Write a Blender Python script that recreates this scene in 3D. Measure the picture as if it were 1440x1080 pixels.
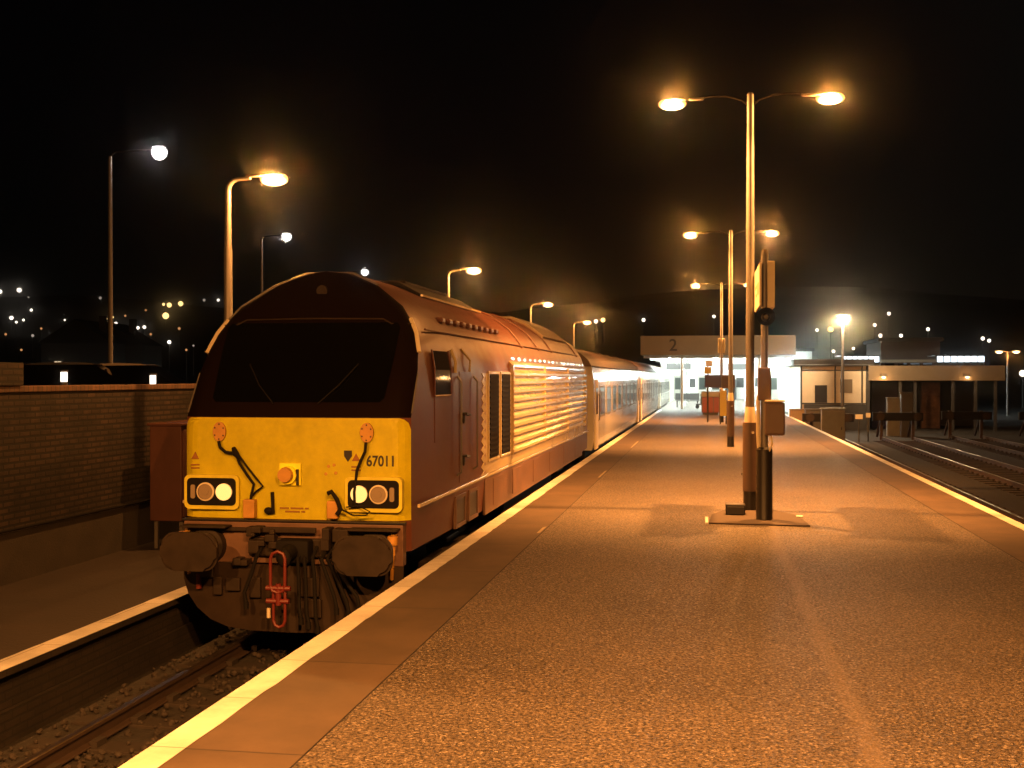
import bpy, bmesh, math, random
from mathutils import Vector, Matrix
R = math.radians
PI = math.pi
random.seed(7)
for o in list(bpy.data.objects):
    bpy.data.objects.remove(o)
SC = bpy.context.scene
COL = SC.collection

# ------------------------------------------------------------------ camera
YAW, PITCH, FPX, EYE = 9.46, 0.31, 1650.0, 2.0
cam_data = bpy.data.cameras.new('camera')
cam_data.sensor_width = 36.0
cam_data.lens = FPX / 1440.0 * 36.0
cam_data.clip_start = 0.05
cam_data.clip_end = 4000
cam = bpy.data.objects.new('camera', cam_data)
COL.objects.link(cam)
cam.location = (0, 0, EYE)
cam.rotation_euler = (R(90 - PITCH), 0, R(YAW))
SC.camera = cam

# ------------------------------------------------------------------ night sky, moon, exposure
SUN_EL, SUN_ROT = R(24), R(20)
world = bpy.data.worlds.new('World')
SC.world = world
world.use_nodes = True
wn = world.node_tree.nodes
wl = world.node_tree.links
sky = wn.new('ShaderNodeTexSky')
sky.sky_type = 'NISHITA'
sky.sun_disc = False
sky.sun_elevation = SUN_EL
sky.sun_rotation = SUN_ROT
bg = wn.get('Background') or wn.new('ShaderNodeBackground')
wl.new(sky.outputs[0], bg.inputs[0])
bg.inputs[1].default_value = 0.0001
moon = bpy.data.lights.new('sun', 'SUN')
moon.energy = 0.0006
moon.angle = R(0.5)
moon.color = (1, 0.93, 0.85)
moon_o = bpy.data.objects.new('sun', moon)
COL.objects.link(moon_o)
moon_o.rotation_euler = (R(90) - SUN_EL, 0, SUN_ROT)
SC.view_settings.view_transform = 'Standard'
SC.view_settings.look = 'None'
SC.view_settings.exposure = 0
SC.view_settings.gamma = 1
SC.view_settings.use_curve_mapping = False
SC.render.engine = 'CYCLES'
SC.cycles.use_denoising = True
SC.cycles.max_bounces = 6
SC.cycles.sample_clamp_indirect = 4.0
SC.cycles.caustics_reflective = False
SC.cycles.caustics_refractive = False

SODIUM = (1.0, 0.375, 0.082)
WHITE = (0.86, 1.0, 0.93)
PLAT_W = 1280     # island double lamps, each head
LEFT_W = 1000     # left platform lamps
TUBE = 1400.0      # fluorescent tubes (emission)

# ------------------------------------------------------------------ helpers
def ray(u, v):
    """direction of the ray through a photo pixel (1440 x 1080), unit depth"""
    th, ph = R(YAW), R(PITCH)
    f = Vector((-math.sin(th) * math.cos(ph), math.cos(th) * math.cos(ph), -math.sin(ph)))
    r = Vector((math.cos(th), math.sin(th), 0))
    up = r.cross(f)
    return f + r * ((u - 720) / FPX) + up * ((540 - v) / FPX)

def at_depth(u, v, d):
    return Vector((0, 0, EYE)) + ray(u, v) * d

def at_y(u, v, Y):
    r = ray(u, v)
    return Vector((0, 0, EYE)) + r * (Y / r.y)

def obj(name, bm, mats=None, parent=None, smooth=False, loc=None):
    me = bpy.data.meshes.new(name)
    bmesh.ops.recalc_face_normals(bm, faces=bm.faces[:])
    bm.to_mesh(me)
    bm.free()
    if mats is not None:
        for m in (mats if isinstance(mats, (list, tuple)) else [mats]):
            me.materials.append(m)
    if smooth:
        for p in me.polygons:
            p.use_smooth = True
        try:
            me.set_sharp_from_angle(angle=R(35))
        except Exception:
            pass
    o = bpy.data.objects.new(name, me)
    COL.objects.link(o)
    if parent is not None:
        o.parent = parent
    if loc is not None:
        o.location = loc
    return o

def tag(o, label=None, cat=None, group=None, kind=None):
    if label: o['label'] = label
    if cat: o['category'] = cat
    if group: o['group'] = group
    if kind: o['kind'] = kind
    return o

def thing(name, label, cat, loc=(0, 0, 0), rz=0, group=None):
    o = bpy.data.objects.new(name, None)
    o.empty_display_size = 0.2
    COL.objects.link(o)
    o.location = loc
    o.rotation_euler = (0, 0, rz)
    return tag(o, label, cat, group)

def copy_tree(root, parent=None):
    c = root.copy()
    COL.objects.link(c)
    c.parent = parent
    for ch in list(root.children):
        copy_tree(ch, c)
    return c

def box(bm, x0, x1, y0, y1, z0, z1, bevel=0.0, mi=0):
    vs = [bm.verts.new(p) for p in ((x0, y0, z0), (x1, y0, z0), (x1, y1, z0), (x0, y1, z0),
                                    (x0, y0, z1), (x1, y0, z1), (x1, y1, z1), (x0, y1, z1))]
    fs = [bm.faces.new([vs[i] for i in q]) for q in
          ((0, 3, 2, 1), (4, 5, 6, 7), (0, 1, 5, 4), (1, 2, 6, 5), (2, 3, 7, 6), (3, 0, 4, 7))]
    for f in fs: f.material_index = mi
    if bevel > 0:
        es = list({e for f in fs for e in f.edges})
        r = bmesh.ops.bevel(bm, geom=es, offset=bevel, segments=2, affect='EDGES', profile=0.5)
        for f in r['faces']: f.material_index = mi
    return bm

def frame_for(d):
    d = d.normalized()
    a = Vector((0, 0, 1)) if abs(d.z) < 0.9 else Vector((1, 0, 0))
    x = d.cross(a).normalized()
    return x, d.cross(x).normalized()

def tube(bm, pts, rad, n=10, cap=True, mi=0):
    pts = [Vector(p) for p in pts]
    rads = rad if isinstance(rad, (list, tuple)) else [rad] * len(pts)
    rings = []
    px = None
    for i, p in enumerate(pts):
        if i == 0: d = pts[1] - p
        elif i == len(pts) - 1: d = p - pts[i - 1]
        else: d = (pts[i + 1] - p).normalized() + (p - pts[i - 1]).normalized()
        if d.length < 1e-6: d = Vector((0, 0, 1))
        d.normalize()
        if px is None:
            x, y = frame_for(d)
        else:
            x = (px - d * px.dot(d))
            x = x.normalized() if x.length > 1e-5 else frame_for(d)[0]
            y = d.cross(x)
        px = x
        rings.append([bm.verts.new(p + (x * math.cos(2 * PI * k / n) + y * math.sin(2 * PI * k / n)) * rads[i]) for k in range(n)])
    for a, b in zip(rings, rings[1:]):
        for k in range(n):
            f = bm.faces.new((a[k], a[(k + 1) % n], b[(k + 1) % n], b[k])); f.material_index = mi
    if cap:
        f = bm.faces.new(rings[0][::-1]); f.material_index = mi
        f = bm.faces.new(rings[-1]); f.material_index = mi
    return bm

def ellipsoid(bm, c, r, nu=16, nv=10, zmin=-1.0, zmax=1.0, rot=0.0, mi=0):
    c = Vector(c)
    rings = []
    for j in range(nv + 1):
        s = zmin + (zmax - zmin) * j / nv
        s = math.sin(math.asin(max(-1, min(1, zmin))) + (math.asin(min(1, zmax)) - math.asin(max(-1, zmin))) * j / nv)
        q = math.sqrt(max(0.0, 1 - s * s))
        ring = []
        for k in range(nu):
            a = 2 * PI * k / nu
            x, y = r[0] * q * math.cos(a), r[1] * q * math.sin(a)
            ring.append(bm.verts.new(c + Vector((x * math.cos(rot) - y * math.sin(rot), x * math.sin(rot) + y * math.cos(rot), r[2] * s))))
        rings.append(ring)
    for a, b in zip(rings, rings[1:]):
        for k in range(nu):
            f = bm.faces.new((a[k], a[(k + 1) % nu], b[(k + 1) % nu], b[k])); f.material_index = mi
    f = bm.faces.new(rings[0][::-1]); f.material_index = mi
    f = bm.faces.new(rings[-1]); f.material_index = mi
    bmesh.ops.remove_doubles(bm, verts=[v for ring in (rings[0], rings[-1]) for v in ring], dist=1e-5)
    return bm

def prism(bm, poly, axis, a0, a1, mi=0):
    """extrude a 2-D polygon. axis 'y': poly = (x,z); axis 'x': poly = (y,z); axis 'z': poly = (x,y)"""
    def P(p, a):
        return {'y': (p[0], a, p[1]), 'x': (a, p[0], p[1]), 'z': (p[0], p[1], a)}[axis]
    A = [bm.verts.new(P(p, a0)) for p in poly]
    B = [bm.verts.new(P(p, a1)) for p in poly]
    n = len(poly)
    fs = [bm.faces.new(A[::-1]), bm.faces.new(B)]
    for k in range(n):
        fs.append(bm.faces.new((A[k], A[(k + 1) % n], B[(k + 1) % n], B[k])))
    for f in fs: f.material_index = mi
    return bm

def rrect(cx, cz, w, h, r, n=5):
    out = []
    for (sx, sz, a0) in ((1, 1, 0), (-1, 1, 90), (-1, -1, 180), (1, -1, 270)):
        for k in range(n + 1):
            a = R(a0 + 90 * k / n)
            out.append((cx + sx * (w / 2 - r) + r * math.cos(a), cz + sz * (h / 2 - r) + r * math.sin(a)))
    return out

def disc_poly(cx, cz, r, n=20, rz=None):
    return [(cx + r * math.cos(2 * PI * k / n), cz + (rz or r) * math.sin(2 * PI * k / n)) for k in range(n)]

def NB(): return bmesh.new()

ORD = ['first', 'second', 'third', 'fourth', 'fifth', 'sixth', 'seventh', 'eighth', 'ninth', 'tenth', 'eleventh', 'twelfth', 'thirteenth', 'fourteenth', 'fifteenth']

def text_mesh(body, name, size, mat, parent=None, loc=(0, 0, 0), rot=(0, 0, 0), depth=0.003, offset=0.0, sx=1.0):
    cu = bpy.data.curves.new(name, 'FONT')
    cu.body = body
    cu.size = size
    cu.align_x = 'CENTER'
    cu.align_y = 'CENTER'
    cu.extrude = depth
    cu.offset = offset
    t = bpy.data.objects.new(name, cu)
    COL.objects.link(t)
    dg = bpy.context.evaluated_depsgraph_get()
    me = bpy.data.meshes.new_from_object(t.evaluated_get(dg))
    bpy.data.objects.remove(t)
    o = bpy.data.objects.new(name, me)
    me.materials.clear()
    me.materials.append(mat)
    COL.objects.link(o)
    o.parent = parent
    o.location = loc
    o.rotation_euler = rot
    o.scale = (sx, 1, 1)
    return o

# ------------------------------------------------------------------ materials
def mat(name, col, rough=0.5, metal=0.0, emis=None, estr=0.0, var=0.0, vscale=3.0, bump=0.0, bscale=40.0, spec=0.5, coat=0.0):
    m = bpy.data.materials.new(name)
    m.use_nodes = True
    nt = m.node_tree
    b = nt.nodes['Principled BSDF']
    b.inputs['Base Color'].default_value = (*col, 1)
    b.inputs['Roughness'].default_value = rough
    b.inputs['Metallic'].default_value = metal
    b.inputs['Specular IOR Level'].default_value = spec
    if coat: b.inputs['Coat Weight'].default_value = coat
    if emis:
        b.inputs['Emission Color'].default_value = (*emis, 1)
        b.inputs['Emission Strength'].default_value = estr
    tc = None
    if var or bump:
        tc = nt.nodes.new('ShaderNodeTexCoord')
    if var:
        nz = nt.nodes.new('ShaderNodeTexNoise')
        nz.inputs['Scale'].default_value = vscale
        nz.inputs['Detail'].default_value = 8
        nz.inputs['Roughness'].default_value = 0.65
        nt.links.new(tc.outputs['Object'], nz.inputs['Vector'])
        rp = nt.nodes.new('ShaderNodeValToRGB')
        rp.color_ramp.elements[0].position = 0.3
        rp.color_ramp.elements[1].position = 0.7
        rp.color_ramp.elements[0].color = (*[c * (1 - var) for c in col], 1)
        rp.color_ramp.elements[1].color = (*[min(1, c * (1 + var * 0.6)) for c in col], 1)
        nt.links.new(nz.outputs['Fac'], rp.inputs['Fac'])
        nt.links.new(rp.outputs['Color'], b.inputs['Base Color'])
        mr = nt.nodes.new('ShaderNodeMapRange')
        mr.inputs['To Min'].default_value = max(0.05, rough - 0.12)
        mr.inputs['To Max'].default_value = min(1, rough + 0.15)
        nt.links.new(nz.outputs['Fac'], mr.inputs['Value'])
        nt.links.new(mr.outputs['Result'], b.inputs['Roughness'])
    if bump:
        n2 = nt.nodes.new('ShaderNodeTexNoise')
        n2.inputs['Scale'].default_value = bscale
        n2.inputs['Detail'].default_value = 4
        nt.links.new(tc.outputs['Object'], n2.inputs['Vector'])
        bp = nt.nodes.new('ShaderNodeBump')
        bp.inputs['Strength'].default_value = bump
        bp.inputs['Distance'].default_value = 0.02
        nt.links.new(n2.outputs['Fac'], bp.inputs['Height'])
        nt.links.new(bp.outputs['Normal'], b.inputs['Normal'])
    return m

def glow(name, col, strength):
    m = bpy.data.materials.new(name)
    m.use_nodes = True
    nt = m.node_tree
    for n in list(nt.nodes): nt.nodes.remove(n)
    out = nt.nodes.new('ShaderNodeOutputMaterial')
    e = nt.nodes.new('ShaderNodeEmission')
    e.inputs[0].default_value = (*col, 1)
    e.inputs[1].default_value = strength
    nt.links.new(e.outputs[0], out.inputs[0])
    return m

def bowl(name, core, rim, hot, cool):
    m = bpy.data.materials.new(name)
    m.use_nodes = True
    nt = m.node_tree
    for n in list(nt.nodes): nt.nodes.remove(n)
    out = nt.nodes.new('ShaderNodeOutputMaterial')
    e = nt.nodes.new('ShaderNodeEmission')
    tc = nt.nodes.new('ShaderNodeTexCoord')
    sp = nt.nodes.new('ShaderNodeVectorMath'); sp.operation = 'SUBTRACT'; sp.inputs[1].default_value = (0.5, 0.5, 0.35)
    sc = nt.nodes.new('ShaderNodeVectorMath'); sc.operation = 'MULTIPLY'; sc.inputs[1].default_value = (2.0, 0.0, 1.1)
    ln = nt.nodes.new('ShaderNodeVectorMath'); ln.operation = 'LENGTH'
    mr = nt.nodes.new('ShaderNodeMapRange'); mr.interpolation_type = 'SMOOTHSTEP'
    mr.inputs['From Min'].default_value = 0.45; mr.inputs['From Max'].default_value = 1.0
    mx = nt.nodes.new('ShaderNodeMix'); mx.data_type = 'RGBA'
    mx.inputs[6].default_value = (*[c * hot for c in core], 1); mx.inputs[7].default_value = (*[c * cool for c in rim], 1)
    nt.links.new(tc.outputs['Generated'], sp.inputs[0]); nt.links.new(sp.outputs[0], sc.inputs[0]); nt.links.new(sc.outputs[0], ln.inputs[0])
    nt.links.new(ln.outputs['Value'], mr.inputs['Value']); nt.links.new(mr.outputs['Result'], mx.inputs[0])
    nt.links.new(mx.outputs[2], e.inputs[0])
    # clear glass: the arc tube inside shines straight through the bowl
    gl = nt.nodes.new('ShaderNodeBsdfTransparent'); gl.inputs[0].default_value = (0.97, 0.97, 0.97, 1)
    ad = nt.nodes.new('ShaderNodeAddShader')
    nt.links.new(e.outputs[0], ad.inputs[0]); nt.links.new(gl.outputs[0], ad.inputs[1]); nt.links.new(ad.outputs[0], out.inputs[0])
    return m

def tarmac_mat():
    m = mat('tarmac', (0.1, 0.09, 0.08), 0.55)
    nt = m.node_tree
    b = nt.nodes['Principled BSDF']
    tc = nt.nodes.new('ShaderNodeTexCoord')
    vo = nt.nodes.new('ShaderNodeTexVoronoi'); vo.inputs['Scale'].default_value = 70
    n1 = nt.nodes.new('ShaderNodeTexNoise'); n1.inputs['Scale'].default_value = 38; n1.inputs['Detail'].default_value = 6; n1.inputs['Roughness'].default_value = 0.7
    n2 = nt.nodes.new('ShaderNodeTexNoise'); n2.inputs['Scale'].default_value = 0.55; n2.inputs['Detail'].default_value = 6
    for n in (vo, n1, n2): nt.links.new(tc.outputs['Object'], n.inputs['Vector'])
    rp = nt.nodes.new('ShaderNodeValToRGB')
    rp.color_ramp.elements[0].position = 0.43; rp.color_ramp.elements[0].color = (0.015, 0.0115, 0.009, 1)
    rp.color_ramp.elements[1].position = 0.57; rp.color_ramp.elements[1].color = (0.135, 0.102, 0.074, 1)
    nt.links.new(n1.outputs['Fac'], rp.inputs['Fac'])
    # wide worn patches
    r2 = nt.nodes.new('ShaderNodeValToRGB')
    r2.color_ramp.elements[0].position = 0.35; r2.color_ramp.elements[0].color = (0.72, 0.72, 0.72, 1)
    r2.color_ramp.elements[1].position = 0.68; r2.color_ramp.elements[1].color = (1.12, 1.12, 1.12, 1)
    nt.links.new(n2.outputs['Fac'], r2.inputs['Fac'])
    mx = nt.nodes.new('ShaderNodeMix'); mx.data_type = 'RGBA'; mx.blend_type = 'MULTIPLY'
    mx.inputs[0].default_value = 1
    nt.links.new(rp.outputs['Color'], mx.inputs[6]); nt.links.new(r2.outputs['Color'], mx.inputs[7])
    # pale chips
    r3 = nt.nodes.new('ShaderNodeValToRGB')
    r3.color_ramp.elements[0].position = 0.90; r3.color_ramp.elements[0].color = (0, 0, 0, 1)
    r3.color_ramp.elements[1].position = 0.95; r3.color_ramp.elements[1].color = (1, 1, 1, 1)
    sep = nt.nodes.new('ShaderNodeSeparateColor')
    nt.links.new(vo.outputs['Color'], sep.inputs[0])
    nt.links.new(sep.outputs[0], r3.inputs['Fac'])
    mx2 = nt.nodes.new('ShaderNodeMix'); mx2.data_type = 'RGBA'
    nt.links.new(r3.outputs['Color'], mx2.inputs[0]); nt.links.new(mx.outputs[2], mx2.inputs[6])
    mx2.inputs[7].default_value = (0.21, 0.175, 0.14, 1)
    # pale laying joint and scuffed path along the platform
    sx = nt.nodes.new('ShaderNodeSeparateXYZ'); nt.links.new(tc.outputs['Object'], sx.inputs[0])
    wob = nt.nodes.new('ShaderNodeMath'); wob.operation = 'MULTIPLY_ADD'
    nt.links.new(n2.outputs['Fac'], wob.inputs[0]); wob.inputs[1].default_value = 0.22; nt.links.new(sx.outputs[0], wob.inputs[2])
    dist = nt.nodes.new('ShaderNodeMath'); dist.operation = 'SUBTRACT'; nt.links.new(wob.outputs[0], dist.inputs[0]); dist.inputs[1].default_value = 0.97
    ab = nt.nodes.new('ShaderNodeMath'); ab.operation = 'ABSOLUTE'; nt.links.new(dist.outputs[0], ab.inputs[0])
    mr = nt.nodes.new('ShaderNodeMapRange'); mr.interpolation_type = 'SMOOTHSTEP'
    mr.inputs['From Min'].default_value = 0.02; mr.inputs['From Max'].default_value = 0.10; mr.inputs['To Min'].default_value = 0.42; mr.inputs['To Max'].default_value = 0.0
    nt.links.new(ab.outputs[0], mr.inputs['Value'])
    mx3 = nt.nodes.new('ShaderNodeMix'); mx3.data_type = 'RGBA'
    nt.links.new(mr.outputs['Result'], mx3.inputs[0]); nt.links.new(mx2.outputs[2], mx3.inputs[6]); mx3.inputs[7].default_value = (0.15, 0.115, 0.085, 1)
    # dark trodden spots
    v2 = nt.nodes.new('ShaderNodeTexVoronoi'); v2.inputs['Scale'].default_value = 1.7; v2.inputs['Randomness'].default_value = 1
    nt.links.new(tc.outputs['Object'], v2.inputs['Vector'])
    r4 = nt.nodes.new('ShaderNodeValToRGB')
    r4.color_ramp.elements[0].position = 0.045; r4.color_ramp.elements[0].color = (0.35, 0.35, 0.35, 1)
    r4.color_ramp.elements[1].position = 0.075; r4.color_ramp.elements[1].color = (1, 1, 1, 1)
    nt.links.new(v2.outputs['Distance'], r4.inputs['Fac'])
    mx4 = nt.nodes.new('ShaderNodeMix'); mx4.data_type = 'RGBA'; mx4.blend_type = 'MULTIPLY'; mx4.inputs[0].default_value = 1
    nt.links.new(mx3.outputs[2], mx4.inputs[6]); nt.links.new(r4.outputs['Color'], mx4.inputs[7])
    nt.links.new(mx4.outputs[2], b.inputs['Base Color'])
    bp = nt.nodes.new('ShaderNodeBump'); bp.inputs['Strength'].default_value = 0.65; bp.inputs['Distance'].default_value = 0.012
    ad = nt.nodes.new('ShaderNodeMath'); ad.operation = 'ADD'
    nt.links.new(n1.outputs['Fac'], ad.inputs[0]); nt.links.new(vo.outputs['Distance'], ad.inputs[1])
    nt.links.new(ad.outputs[0], bp.inputs['Height'])
    nt.links.new(bp.outputs['Normal'], b.inputs['Normal'])
    rr = nt.nodes.new('ShaderNodeMapRange'); rr.inputs['To Min'].default_value = 0.44; rr.inputs['To Max'].default_value = 0.75
    nt.links.new(sep.outputs[1], rr.inputs['Value']); nt.links.new(rr.outputs['Result'], b.inputs['Roughness'])
    return m

def brick_mat(name, c1, c2, mortar, axes='yz', sc=1.0, bw=0.225, bh=0.075, rough=0.85, ms=0.012, patch=0.55, bstr=0.5):
    m = mat(name, c1, rough)
    nt = m.node_tree
    b = nt.nodes['Principled BSDF']
    tc = nt.nodes.new('ShaderNodeTexCoord')
    sp = nt.nodes.new('ShaderNodeSeparateXYZ'); nt.links.new(tc.outputs['Object'], sp.inputs[0])
    cb = nt.nodes.new('ShaderNodeCombineXYZ')
    idx = {'x': 0, 'y': 1, 'z': 2}
    nt.links.new(sp.outputs[idx[axes[0]]], cb.inputs[0]); nt.links.new(sp.outputs[idx[axes[1]]], cb.inputs[1])
    br = nt.nodes.new('ShaderNodeTexBrick')
    br.inputs['Scale'].default_value = sc
    br.inputs['Brick Width'].default_value = bw
    br.inputs['Row Height'].default_value = bh
    br.inputs['Mortar Size'].default_value = ms
    br.inputs['Mortar Smooth'].default_value = 0.2
    br.inputs['Color1'].default_value = (*c1, 1)
    br.inputs['Color2'].default_value = (*c2, 1)
    br.inputs['Mortar'].default_value = (*mortar, 1)
    nt.links.new(cb.outputs[0], br.inputs['Vector'])
    nz = nt.nodes.new('ShaderNodeTexNoise'); nz.inputs['Scale'].default_value = 1.3; nz.inputs['Detail'].default_value = 8; nz.inputs['Roughness'].default_value = 0.7
    nt.links.new(tc.outputs['Object'], nz.inputs['Vector'])
    rp = nt.nodes.new('ShaderNodeValToRGB')
    rp.color_ramp.elements[0].position = 0.36; rp.color_ramp.elements[0].color = (1 - patch,) * 3 + (1,)
    rp.color_ramp.elements[1].position = 0.64; rp.color_ramp.elements[1].color = (1.1, 1.1, 1.1, 1)
    nt.links.new(nz.outputs['Fac'], rp.inputs['Fac'])
    mx = nt.nodes.new('ShaderNodeMix'); mx.data_type = 'RGBA'; mx.blend_type = 'MULTIPLY'; mx.inputs[0].default_value = 1
    nt.links.new(br.outputs['Color'], mx.inputs[6]); nt.links.new(rp.outputs['Color'], mx.inputs[7])
    nt.links.new(mx.outputs[2], b.inputs['Base Color'])
    bp = nt.nodes.new('ShaderNodeBump'); bp.inputs['Strength'].default_value = bstr; bp.inputs['Distance'].default_value = 0.01
    bp.invert = True
    nt.links.new(br.outputs['Fac'], bp.inputs['Height']); nt.links.new(bp.outputs['Normal'], b.inputs['Normal'])
    return m

M = {}
M['tarmac'] = tarmac_mat()
M['slab'] = brick_mat('paving_slab', (0.088, 0.058, 0.037), (0.066, 0.044, 0.028), (0.03, 0.021, 0.015), axes='xy', bw=3.0, bh=1.98, ms=0.010, rough=0.68, patch=0.3, bstr=0.25)
M['white_line'] = brick_mat('worn_white_paint', (0.70, 0.69, 0.64), (0.64, 0.62, 0.56), (0.26, 0.22, 0.16), axes='xy', bw=3.0, bh=0.99, ms=0.006, rough=0.5, patch=0.28, bstr=0.2)
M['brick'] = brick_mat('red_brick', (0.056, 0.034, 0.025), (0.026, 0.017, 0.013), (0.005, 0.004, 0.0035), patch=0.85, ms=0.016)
M['plinth'] = mat('render_plinth', (0.045, 0.037, 0.03), 0.9, var=0.35, vscale=2, bump=0.3)
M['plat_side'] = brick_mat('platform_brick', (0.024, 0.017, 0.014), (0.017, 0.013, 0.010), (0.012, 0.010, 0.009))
M['ballast'] = mat('ballast', (0.02, 0.017, 0.015), 0.9, var=0.6, vscale=14, bump=1.0, bscale=22)
M['earth'] = mat('hill_grass', (0.03, 0.035, 0.02), 0.95, var=0.4, vscale=0.05)
M['asphalt'] = mat('car_park_asphalt', (0.05, 0.05, 0.05), 0.8, var=0.3, vscale=1)
M['rail'] = mat('rail_steel', (0.17, 0.14, 0.12), 0.32, metal=0.9, var=0.3, vscale=6)
M['rust'] = mat('rusty_rail_web', (0.035, 0.02, 0.014), 0.8, var=0.3, vscale=10)
M['sleeper'] = mat('timber_sleeper', (0.022, 0.016, 0.013), 0.9, var=0.4, vscale=6)
M['maroon'] = mat('maroon_paint', (0.115, 0.040, 0.026), 0.44, var=0.22, vscale=2.5, spec=0.4)
M['maroon_dirty'] = mat('dirty_maroon_paint', (0.13, 0.07, 0.045), 0.5, var=0.35, vscale=3)
M['gold'] = mat('gold_paint', (0.52, 0.43, 0.25), 0.17, var=0.08, vscale=1.2, coat=0.3)
M['yellow'] = mat('yellow_paint', (0.90, 0.84, 0.02), 0.42, var=0.16, vscale=4.5, bump=0.05, bscale=5)
M['yellow_dull'] = mat('dulled_yellow_paint', (0.62, 0.56, 0.03), 0.5, var=0.2, vscale=7)
M['black'] = mat('black_paint', (0.012, 0.011, 0.011), 0.4)
M['grille'] = mat('grille_black', (0.006, 0.005, 0.005), 0.7, spec=0.15)
M['black_rough'] = mat('black_rubber', (0.008, 0.007, 0.0065), 0.75, spec=0.15)
M['grime'] = mat('brake_dust_metal', (0.026, 0.018, 0.013), 0.6, var=0.4, vscale=5, spec=0.22)
M['plough'] = mat('plough_grey', (0.026, 0.017, 0.012), 0.6, var=0.3, vscale=3, spec=0.2)
M['glass'] = mat('dark_glass', (0.002, 0.002, 0.0018), 0.05, spec=0.5)
M['glass_side'] = mat('cab_glass', (0.03, 0.025, 0.02), 0.05, spec=0.8)
M['orange_brown'] = mat('orange_cover', (0.46, 0.24, 0.04), 0.55, var=0.2, vscale=8)
M['red'] = mat('red_paint', (0.13, 0.018, 0.014), 0.45)
M['silver'] = mat('chrome', (0.65, 0.62, 0.58), 0.18, metal=1)
M['lens_off'] = mat('unlit_lens', (0.26, 0.21, 0.15), 0.2)
M['lens_on'] = glow('lit_headlight', (1.0, 0.50, 0.13), 1.9)
M['galv'] = mat('galvanised_steel', (0.155, 0.145, 0.135), 0.42, metal=0.35, var=0.15, vscale=5)
M['sleeve'] = mat('brown_sleeve', (0.098, 0.062, 0.048), 0.5, var=0.15, vscale=4)
M['cream'] = mat('cream_paint', (0.62, 0.55, 0.40), 0.5, var=0.1, vscale=3)
M['cream_wall'] = mat('cream_render', (0.74, 0.64, 0.48), 0.8, var=0.14, vscale=0.8)
M['fascia'] = mat('beige_fascia', (0.20, 0.155, 0.10), 0.7, var=0.12, vscale=1)
M['white_wall'] = mat('white_wall', (0.78, 0.78, 0.74), 0.6, var=0.05, vscale=1)
M['dark_roof'] = mat('dark_roofing', (0.03, 0.026, 0.023), 0.9, var=0.3)
M['coach'] = mat('pale_coach_paint', (0.46, 0.44, 0.39), 0.15, var=0.08, vscale=0.8, coat=0.3)
M['coach_roof'] = mat('coach_roof_paint', (0.055, 0.03, 0.022), 0.5, var=0.3, vscale=1.5)
M['coach_glass'] = mat('coach_window', (0.05, 0.06, 0.055), 0.06, spec=0.8)
M['box_brown'] = mat('brown_cabinet_paint', (0.085, 0.03, 0.02), 0.5, var=0.2, vscale=3)
M['dark_grey'] = mat('dark_grey_paint', (0.05, 0.05, 0.05), 0.5, var=0.2)
M['grey'] = mat('grey_cabinet_paint', (0.16, 0.16, 0.15), 0.5, var=0.2)
M['pale_door'] = mat('pale_door_paint', (0.42, 0.40, 0.35), 0.5)
M['blue'] = mat('blue_door_paint', (0.06, 0.06, 0.16), 0.5)
M['pink_brick'] = brick_mat('pale_brick', (0.30, 0.17, 0.12), (0.24, 0.13, 0.10), (0.2, 0.16, 0.13), axes='xz')
M['sodium_lens'] = bowl('sodium_lens', (1.0, 0.74, 0.40), (1.0, 0.40, 0.09), 3.4, 0.9)
M['white_lens'] = bowl('mercury_lens', (1.0, 0.93, 0.90), (1.0, 0.93, 0.90), 2.0, 1.4)
M['far_white'] = glow('far_white_lens', (1.0, 0.86, 0.70), 3.0)
M['far_amber'] = glow('far_amber_lens', (1.0, 0.62, 0.22), 3.0)
M['far_dim'] = glow('far_dim_lens', (0.75, 0.62, 0.50), 0.6)
M['far_warm'] = glow('far_warm_lens', (1.0, 0.45, 0.16), 0.7)
M['tube'] = glow('fluorescent_tube', WHITE, TUBE)
M['lit_pane'] = glow('lit_clerestory', (0.80, 0.92, 1.0), 4.0)
M['lit_window'] = glow('lit_house_window', (1.0, 0.75, 0.45), 1.3)
M['plate_yellow'] = mat('yellow_sign_paint', (0.70, 0.55, 0.12), 0.5)
M['house_wall'] = mat('house_render', (0.05, 0.046, 0.042), 0.9)
M['car_dark'] = mat('dark_car_paint', (0.02, 0.022, 0.03), 0.2, coat=0.6)
M['car_pale'] = mat('pale_car_paint', (0.45, 0.40, 0.36), 0.25, coat=0.6)
M['tyre'] = mat('tyre_rubber', (0.015, 0.015, 0.015), 0.85)
M['sign_green'] = mat('faded_print', (0.30, 0.24, 0.12), 0.6)

# ------------------------------------------------------------------ the setting: ground, hills, platforms
ZR = -0.915          # rail top
EDGE_L, EDGE_R = -2.93, 4.20
GROUND = -1.10

def hill_z(x, y):
    s = max(0.0, y - 128.0)
    z = GROUND - 0.3 + 0.1 * s * (0.85 + 0.15 * math.sin(x * 0.013 + 1.0)) * (s / (s + 14.0))
    return z + (0.8 * math.sin(x * 0.05) * math.sin(y * 0.04) if s > 0 else 0)

bm = NB()
for x0, x1, y0, y1 in ((-900, 900, -120, 1500),):
    f = bm.faces.new([bm.verts.new(p) for p in ((x0, y0, GROUND), (x1, y0, GROUND), (x1, y1, GROUND), (x0, y1, GROUND))])
tag(obj('ground', bm, M['ballast']), kind='structure')

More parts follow.
